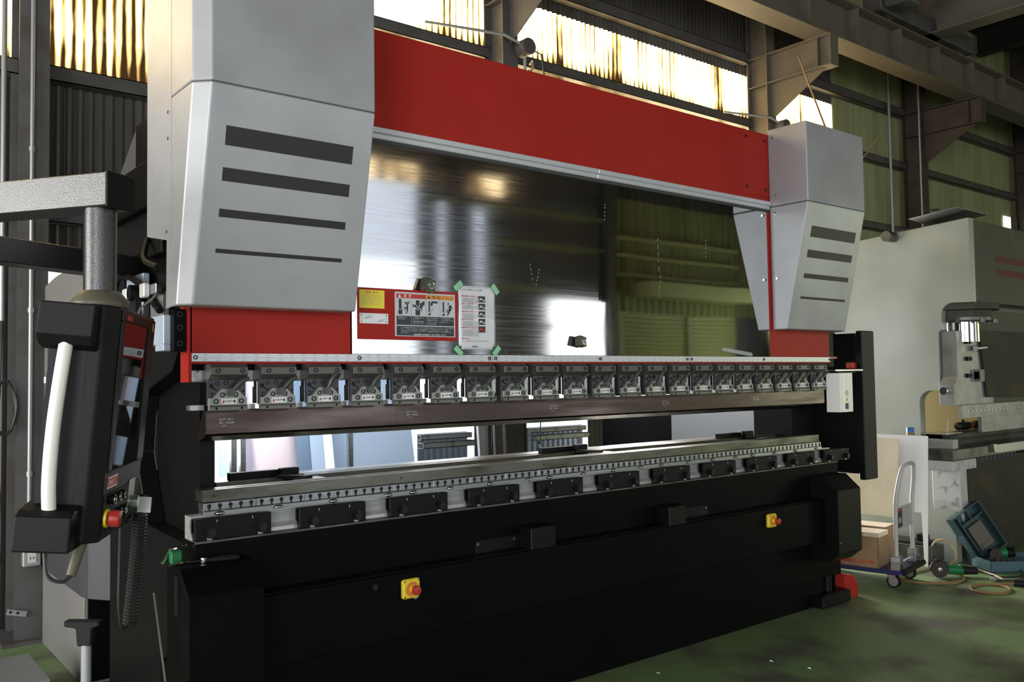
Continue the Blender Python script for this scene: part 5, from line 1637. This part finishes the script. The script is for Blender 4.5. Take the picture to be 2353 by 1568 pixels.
for (x, y) in ((-0.17, -0.28), (0.19, -0.28), (-0.17, 0.30), (0.19, 0.30)):
    c_ = MB()
    c_.cyl((x - 0.014, y - 0.02, 0.048), (x + 0.014, y - 0.02, 0.048), 0.048, 24)
    ca = c_.build('wheel', 'rubber', CT, smooth=True)
    MB().cyl((x - 0.0165, y - 0.02, 0.048), (x + 0.0165, y - 0.02, 0.048), 0.034, 20).build('hub', 'zinc', ca, smooth=True)
    MB().prism([(y - 0.04, 0.104), (y + 0.03, 0.104), (y - 0.008, 0.04), (y - 0.032, 0.04)], 'x', x - 0.022, x - 0.018).prism([(y - 0.04, 0.104), (y + 0.03, 0.104), (y - 0.008, 0.04), (y - 0.032, 0.04)], 'x', x + 0.018, x + 0.022).build('fork', 'zinc', ca)


def carton(name, x0, x1, y0, y1, z0, z1, lab, flap=None, rot=0):
    """open or closed carton, placed in the trolley's axes"""
    t_ = thing(name, CT.location, lab, 'cardboard box', 'cartons on the trolley', rot=(0, 0, CT.rotation_euler.z))
    w_ = 0.005
    b_ = MB()
    b_.box(x0, x1, y0, y1, z0, z0 + w_).box(x0, x0 + w_, y0, y1, z0, z1).box(x1 - w_, x1, y0, y1, z0, z1).box(x0, x1, y0, y0 + w_, z0, z1).box(x0, x1, y1 - w_, y1, z0, z1)
    b_.build('carton', 'cardboard', t_)
    if flap == 'back':
        MB().prism([(y1, z1), (y1 + 0.004, z1), (y1 + 0.05, z1 + 0.13), (y1 + 0.046, z1 + 0.13)], 'x', x0, x1).build('flap', 'cardboard', t_)
    if flap == 'up':
        MB().prism([(y0 + 0.10, z1), (y0 + 0.104, z1), (y0 + 0.104, z1 + 0.02), (y0 + 0.10, z1 + 0.02)], 'x', x0, x1).build('flap', 'cardboard_pale', t_)
        MB().box(x0 + 0.01, x1 - 0.01, y0 - 0.004, y1, z1 - 0.002, z1 + 0.03).build('flap', 'cardboard_pale', t_)
    if flap == 'closed':
        MB().box(x0, x1, y0, y1, z1 - 0.004, z1).build('lid', 'cardboard_pale', t_)
    return t_


bx = carton('cardboard_box', -0.24, -0.02, -0.22, 0.10, 0.136, 0.36, 'front cardboard box on the trolley with red lettering and pale open flap', 'up')
tx = MB()
vs, fs = text_geo('HAMMER CASTER', 0.034, 'CENTER', True)
tx.add([(-0.2412, -0.06 - a, 0.165 + b) for a, b in vs], fs)
tx.build('lettering', 'ink_red', bx)
bx2 = carton('cardboard_box', -0.21, 0.10, 0.13, 0.39, 0.136, 0.46, 'larger open cardboard box at the far end of the trolley', 'back')
carton('cardboard_box', 0.0, 0.22, -0.20, 0.11, 0.136, 0.40, 'closed tan cardboard box behind the handle panel of the trolley', 'closed')

# red leveling block and foot beside the press brake
tag(MB().prism([(4.465, 0.0), (4.63, 0.0), (4.63, 0.095), (4.58, 0.15), (4.465, 0.165)], 'y', 0.03, 0.22).build('red_block', 'red_paint', bevel=0.003), 'red painted steel block on the floor at the right foot of the press brake', 'block')

# ------------------------------------------------------------------ floor clutter at the right
tg = thing('steel_block', (5.98, 0.40, 0), 'grey machine block with dark knob on the floor under the white sheet', 'block')
MB().cbox(5.94, 6.14, 0.14, 0.62, 0.02, 0.15, 0.006).build('body', 'worn_steel', tg)
MB().cbox(5.95, 6.14, 0.20, 0.62, 0.15, 0.175, 0.005).build('cover', 'rusty_dark', tg)
MB().cbox(6.0, 6.07, 0.22, 0.30, 0.175, 0.23, 0.006).build('knob', 'black_plastic', tg)
# angle grinder
GR = thing('angle_grinder', (5.62, -0.04, 0), 'green angle grinder with black disc lying on the floor beside the trolley', 'power tool', rot=(0, 0, math.radians(-43)))
MB().lathe([(0.062, -0.002), (0.062, 0.002)], (0.0, -0.075, 0.064), '-y', 40).build('disc', 'grit_disc', GR, smooth=False)
MB().lathe([(0.016, 0.0), (0.016, 0.006), (0.008, 0.008)], (0.0, -0.077, 0.064), '-y', 20).build('flange', 'zinc', GR, smooth=True)
MB().prism([(0.0 + 0.068 * math.cos(math.radians(a)), 0.064 + 0.068 * math.sin(math.radians(a))) for a in range(-10, 191, 20)] + [(-0.03, 0.064), (0.03, 0.064)], 'y', -0.07, -0.045).build('disc_guard', 'black_paint', GR)
MB().cyl((-0.005, -0.02, 0.06), (0.07, -0.02, 0.055), 0.03, 18).cyl((0.0, -0.06, 0.062), (0.0, 0.01, 0.062), 0.026, 18).build('gear_head', 'zinc', GR, smooth=True)
MB().cyl((0.06, -0.02, 0.055), (0.17, -0.02, 0.048), 0.036, 20).build('motor_housing', 'tool_green', GR, smooth=True)
MB().cyl((0.165, -0.02, 0.048), (0.178, -0.02, 0.048), 0.042, 20).build('housing_rim', 'tool_green', GR, smooth=True)
MB().cyl((0.175, -0.02, 0.048), (0.29, -0.02, 0.044), 0.033, 20, 0.028).build('rear_grip', 'dark_plastic', GR, smooth=True)
MB().cyl((0.29, -0.02, 0.044), (0.34, -0.02, 0.03), 0.010, 10, 0.006).build('cord_sleeve', 'cord_black', GR, smooth=True)
MB().tube(smooth_path([(0.34, -0.02, 0.03), (0.42, -0.04, 0.008), (0.55, -0.05, 0.006), (0.75, 0.02, 0.02), (0.95, 0.10, 0.05)]), 0.005, 6).build('power_cord', 'cord_black', GR, smooth=True)


def floor_cord(pts, r, m, name, lab, cat):
    return tag(MB().tube(smooth_path(pts, 10), r, 8).build(name, m, smooth=True), lab, cat)


floor_cord([(5.95, 0.55, 0.012), (5.50, 0.30, 0.012), (5.30, 0.12, 0.012), (5.26, -0.04, 0.012), (5.36, -0.20, 0.012), (5.55, -0.26, 0.012), (5.70, -0.20, 0.012), (5.78, -0.06, 0.012)], 0.009, 'cord_orange', 'air_hose', 'brown orange hose looping on the floor in front of the green grinder', 'hose')
floor_cord([(5.35, 0.10, 0.010), (5.75, 0.10, 0.010), (5.98, 0.02, 0.012), (6.0, -0.16, 0.012), (5.92, -0.32, 0.012), (5.82, -0.44, 0.012)], 0.008, 'cord_yellow', 'air_hose', 'pale yellow hose running behind the green grinder to the right', 'hose')
lp_ = [(5.98 + 0.0 * math.cos(a), 0.05 + 0.10 * math.cos(a) + 0.02, 0.115 + 0.10 * math.sin(a)) for a in [PI * 1.35 - q * PI * 1.7 / 14 for q in range(15)]]
tag(MB().tube(lp_, 0.009, 8).build('hose_loop', 'cord_yellow', smooth=True), 'tan hose standing up in a loop behind the green grinder', 'hose')
ring_ = [(5.46 + 0.15 * math.cos(2 * PI * k / 40), -0.50 + 0.12 * math.sin(2 * PI * k / 40), 0.010) for k in range(40)]
fr_ = tag(MB().tube(ring_, 0.008, 8, closed=True).tube(smooth_path([(5.57, -0.42, 0.010), (5.66, -0.50, 0.010), (5.72, -0.58, 0.018)]), 0.008, 8).build('extension_cord', 'cord_orange', smooth=True), 'ring of brown extension cord on the floor at the far right', 'cord')
MB().cyl((5.70, -0.56, 0.022), (5.80, -0.70, 0.024), 0.022, 14, 0.026).build('connector', 'dark_plastic', fr_, smooth=True)
floor_cord([(5.76, -0.40, 0.010), (5.78, -0.46, 0.010), (5.90, -0.52, 0.010), (6.15, -0.44, 0.012), (6.35, -0.35, 0.05)], 0.006, 'cord_black', 'power_lead', 'black power lead with plug on the floor before the open tool case', 'cord')
MB().cbox(5.735, 5.78, -0.42, -0.38, 0.002, 0.03, 0.005).build('plug', 'conduit', bpy.data.objects['power_lead'])
floor_cord([(5.62, -0.66, 0.010), (5.55, -0.72, 0.010), (5.62, -0.82, 0.010), (5.8, -0.9, 0.010)], 0.008, 'cord_black', 'power_lead', 'dark grey lead curling on the floor at the right picture edge', 'cord')
# tool case
TC = thing('tool_case', (6.33, -0.20, 0), 'open teal plastic tool case leaning on the bed of the old press', 'tool case')


def tray(mb, w_, h_, d_, t=0.008):
    mb.box(0, w_, 0, t, 0, h_)
    mb.box(0, t, -d_, 0, 0, h_).box(w_ - t, w_, -d_, 0, 0, h_).box(t, w_ - t, -d_, 0, 0, t).box(t, w_ - t, -d_, 0, h_ - t, h_)
    return mb


lid = tray(MB(), 0.30, 0.40, 0.07)
lid.box(0.05, 0.06, -0.05, 0, 0.03, 0.37).box(0.06, 0.29, -0.05, 0, 0.30, 0.31).box(0.16, 0.17, -0.05, 0, 0.31, 0.39)
M_ = Matrix.Translation((6.20, -0.08, 0.015)) @ Matrix.Rotation(math.radians(-22), 4, 'Z') @ Matrix.Rotation(math.radians(-28), 4, 'Y') @ Matrix.Rotation(math.radians(-14), 4, 'X')
lo = lid.build('lid', 'tool_teal', TC)
lo.data.transform(M_)
pad = MB().box(0.10, 0.24, -0.03, -0.005, 0.06, 0.26).box(0.12, 0.22, -0.036, -0.03, 0.07, 0.10).build('lid_pocket', 'olive_rubber', lo)
pad.data.transform(M_)
rb_ = MB()
for k in range(12):
    rb_.box(-0.004, 0.0, -0.065, -0.005, 0.06 + 0.016 * k, 0.067 + 0.016 * k)
rb_ = rb_.build('lid_ribs', 'tool_teal_light', lo)
rb_.data.transform(M_)
base = MB()
base.box(0, 0.55, 0, 0.34, 0, 0.008).box(0, 0.55, 0, 0.008, 0, 0.085).box(0, 0.55, 0.332, 0.34, 0, 0.085).box(0, 0.008, 0, 0.34, 0, 0.085).box(0.542, 0.55, 0, 0.34, 0, 0.085)
bo = base.build('tray', 'tool_teal_light', TC)
M2 = Matrix.Translation((6.02, -0.27, 0.0)) @ Matrix.Rotation(math.radians(-38), 4, 'Z')
bo.data.transform(M2)
dr = thing('small_grinder', (6.22, -0.27, 0.09), 'small dark green grinder lying in the open tool case', 'power tool', rot=(0, 0, math.radians(-38)))
MB().cyl((-0.08, 0.02, 0.03), (0.10, 0.02, 0.035), 0.034, 16, 0.04).build('body', 'black_plastic', dr, smooth=True)
MB().cyl((-0.01, 0.02, 0.034), (0.04, 0.02, 0.036), 0.041, 16).build('band', 'tool_green', dr, smooth=True)
MB().lathe([(0.05, -0.004), (0.05, 0.0)], (-0.06, -0.03, 0.03), '-y', 24).build('disc', 'grit_disc', dr)
for k in range(4):
    tag(MB().lathe([(0.035, -0.004), (0.035, 0.004)], (6.12 + 0.04 * k, -0.29 - 0.03 * k, 0.075), '-y', 20).build('grinding_disc', 'grit_disc'), 'worn grinding disc standing in the open tool case', 'disc', 'grinding discs in the tool case')
# metal swarf on the floor
for i, (x, y) in enumerate(((2.35, -0.15), (2.95, -0.42), (3.0, -0.62))):
    tag(MB().tube([(x, y, 0.004), (x + 0.012, y + 0.006, 0.008), (x + 0.02, y - 0.008, 0.004)], 0.0016, 5).build('metal_chip', 'zinc', smooth=True), 'tiny shiny metal chip on the green floor in front of the plinth', 'metal chip', 'metal chips on the floor')

for o in LOCALS:
    if '_local' in o:
        del o['_local']
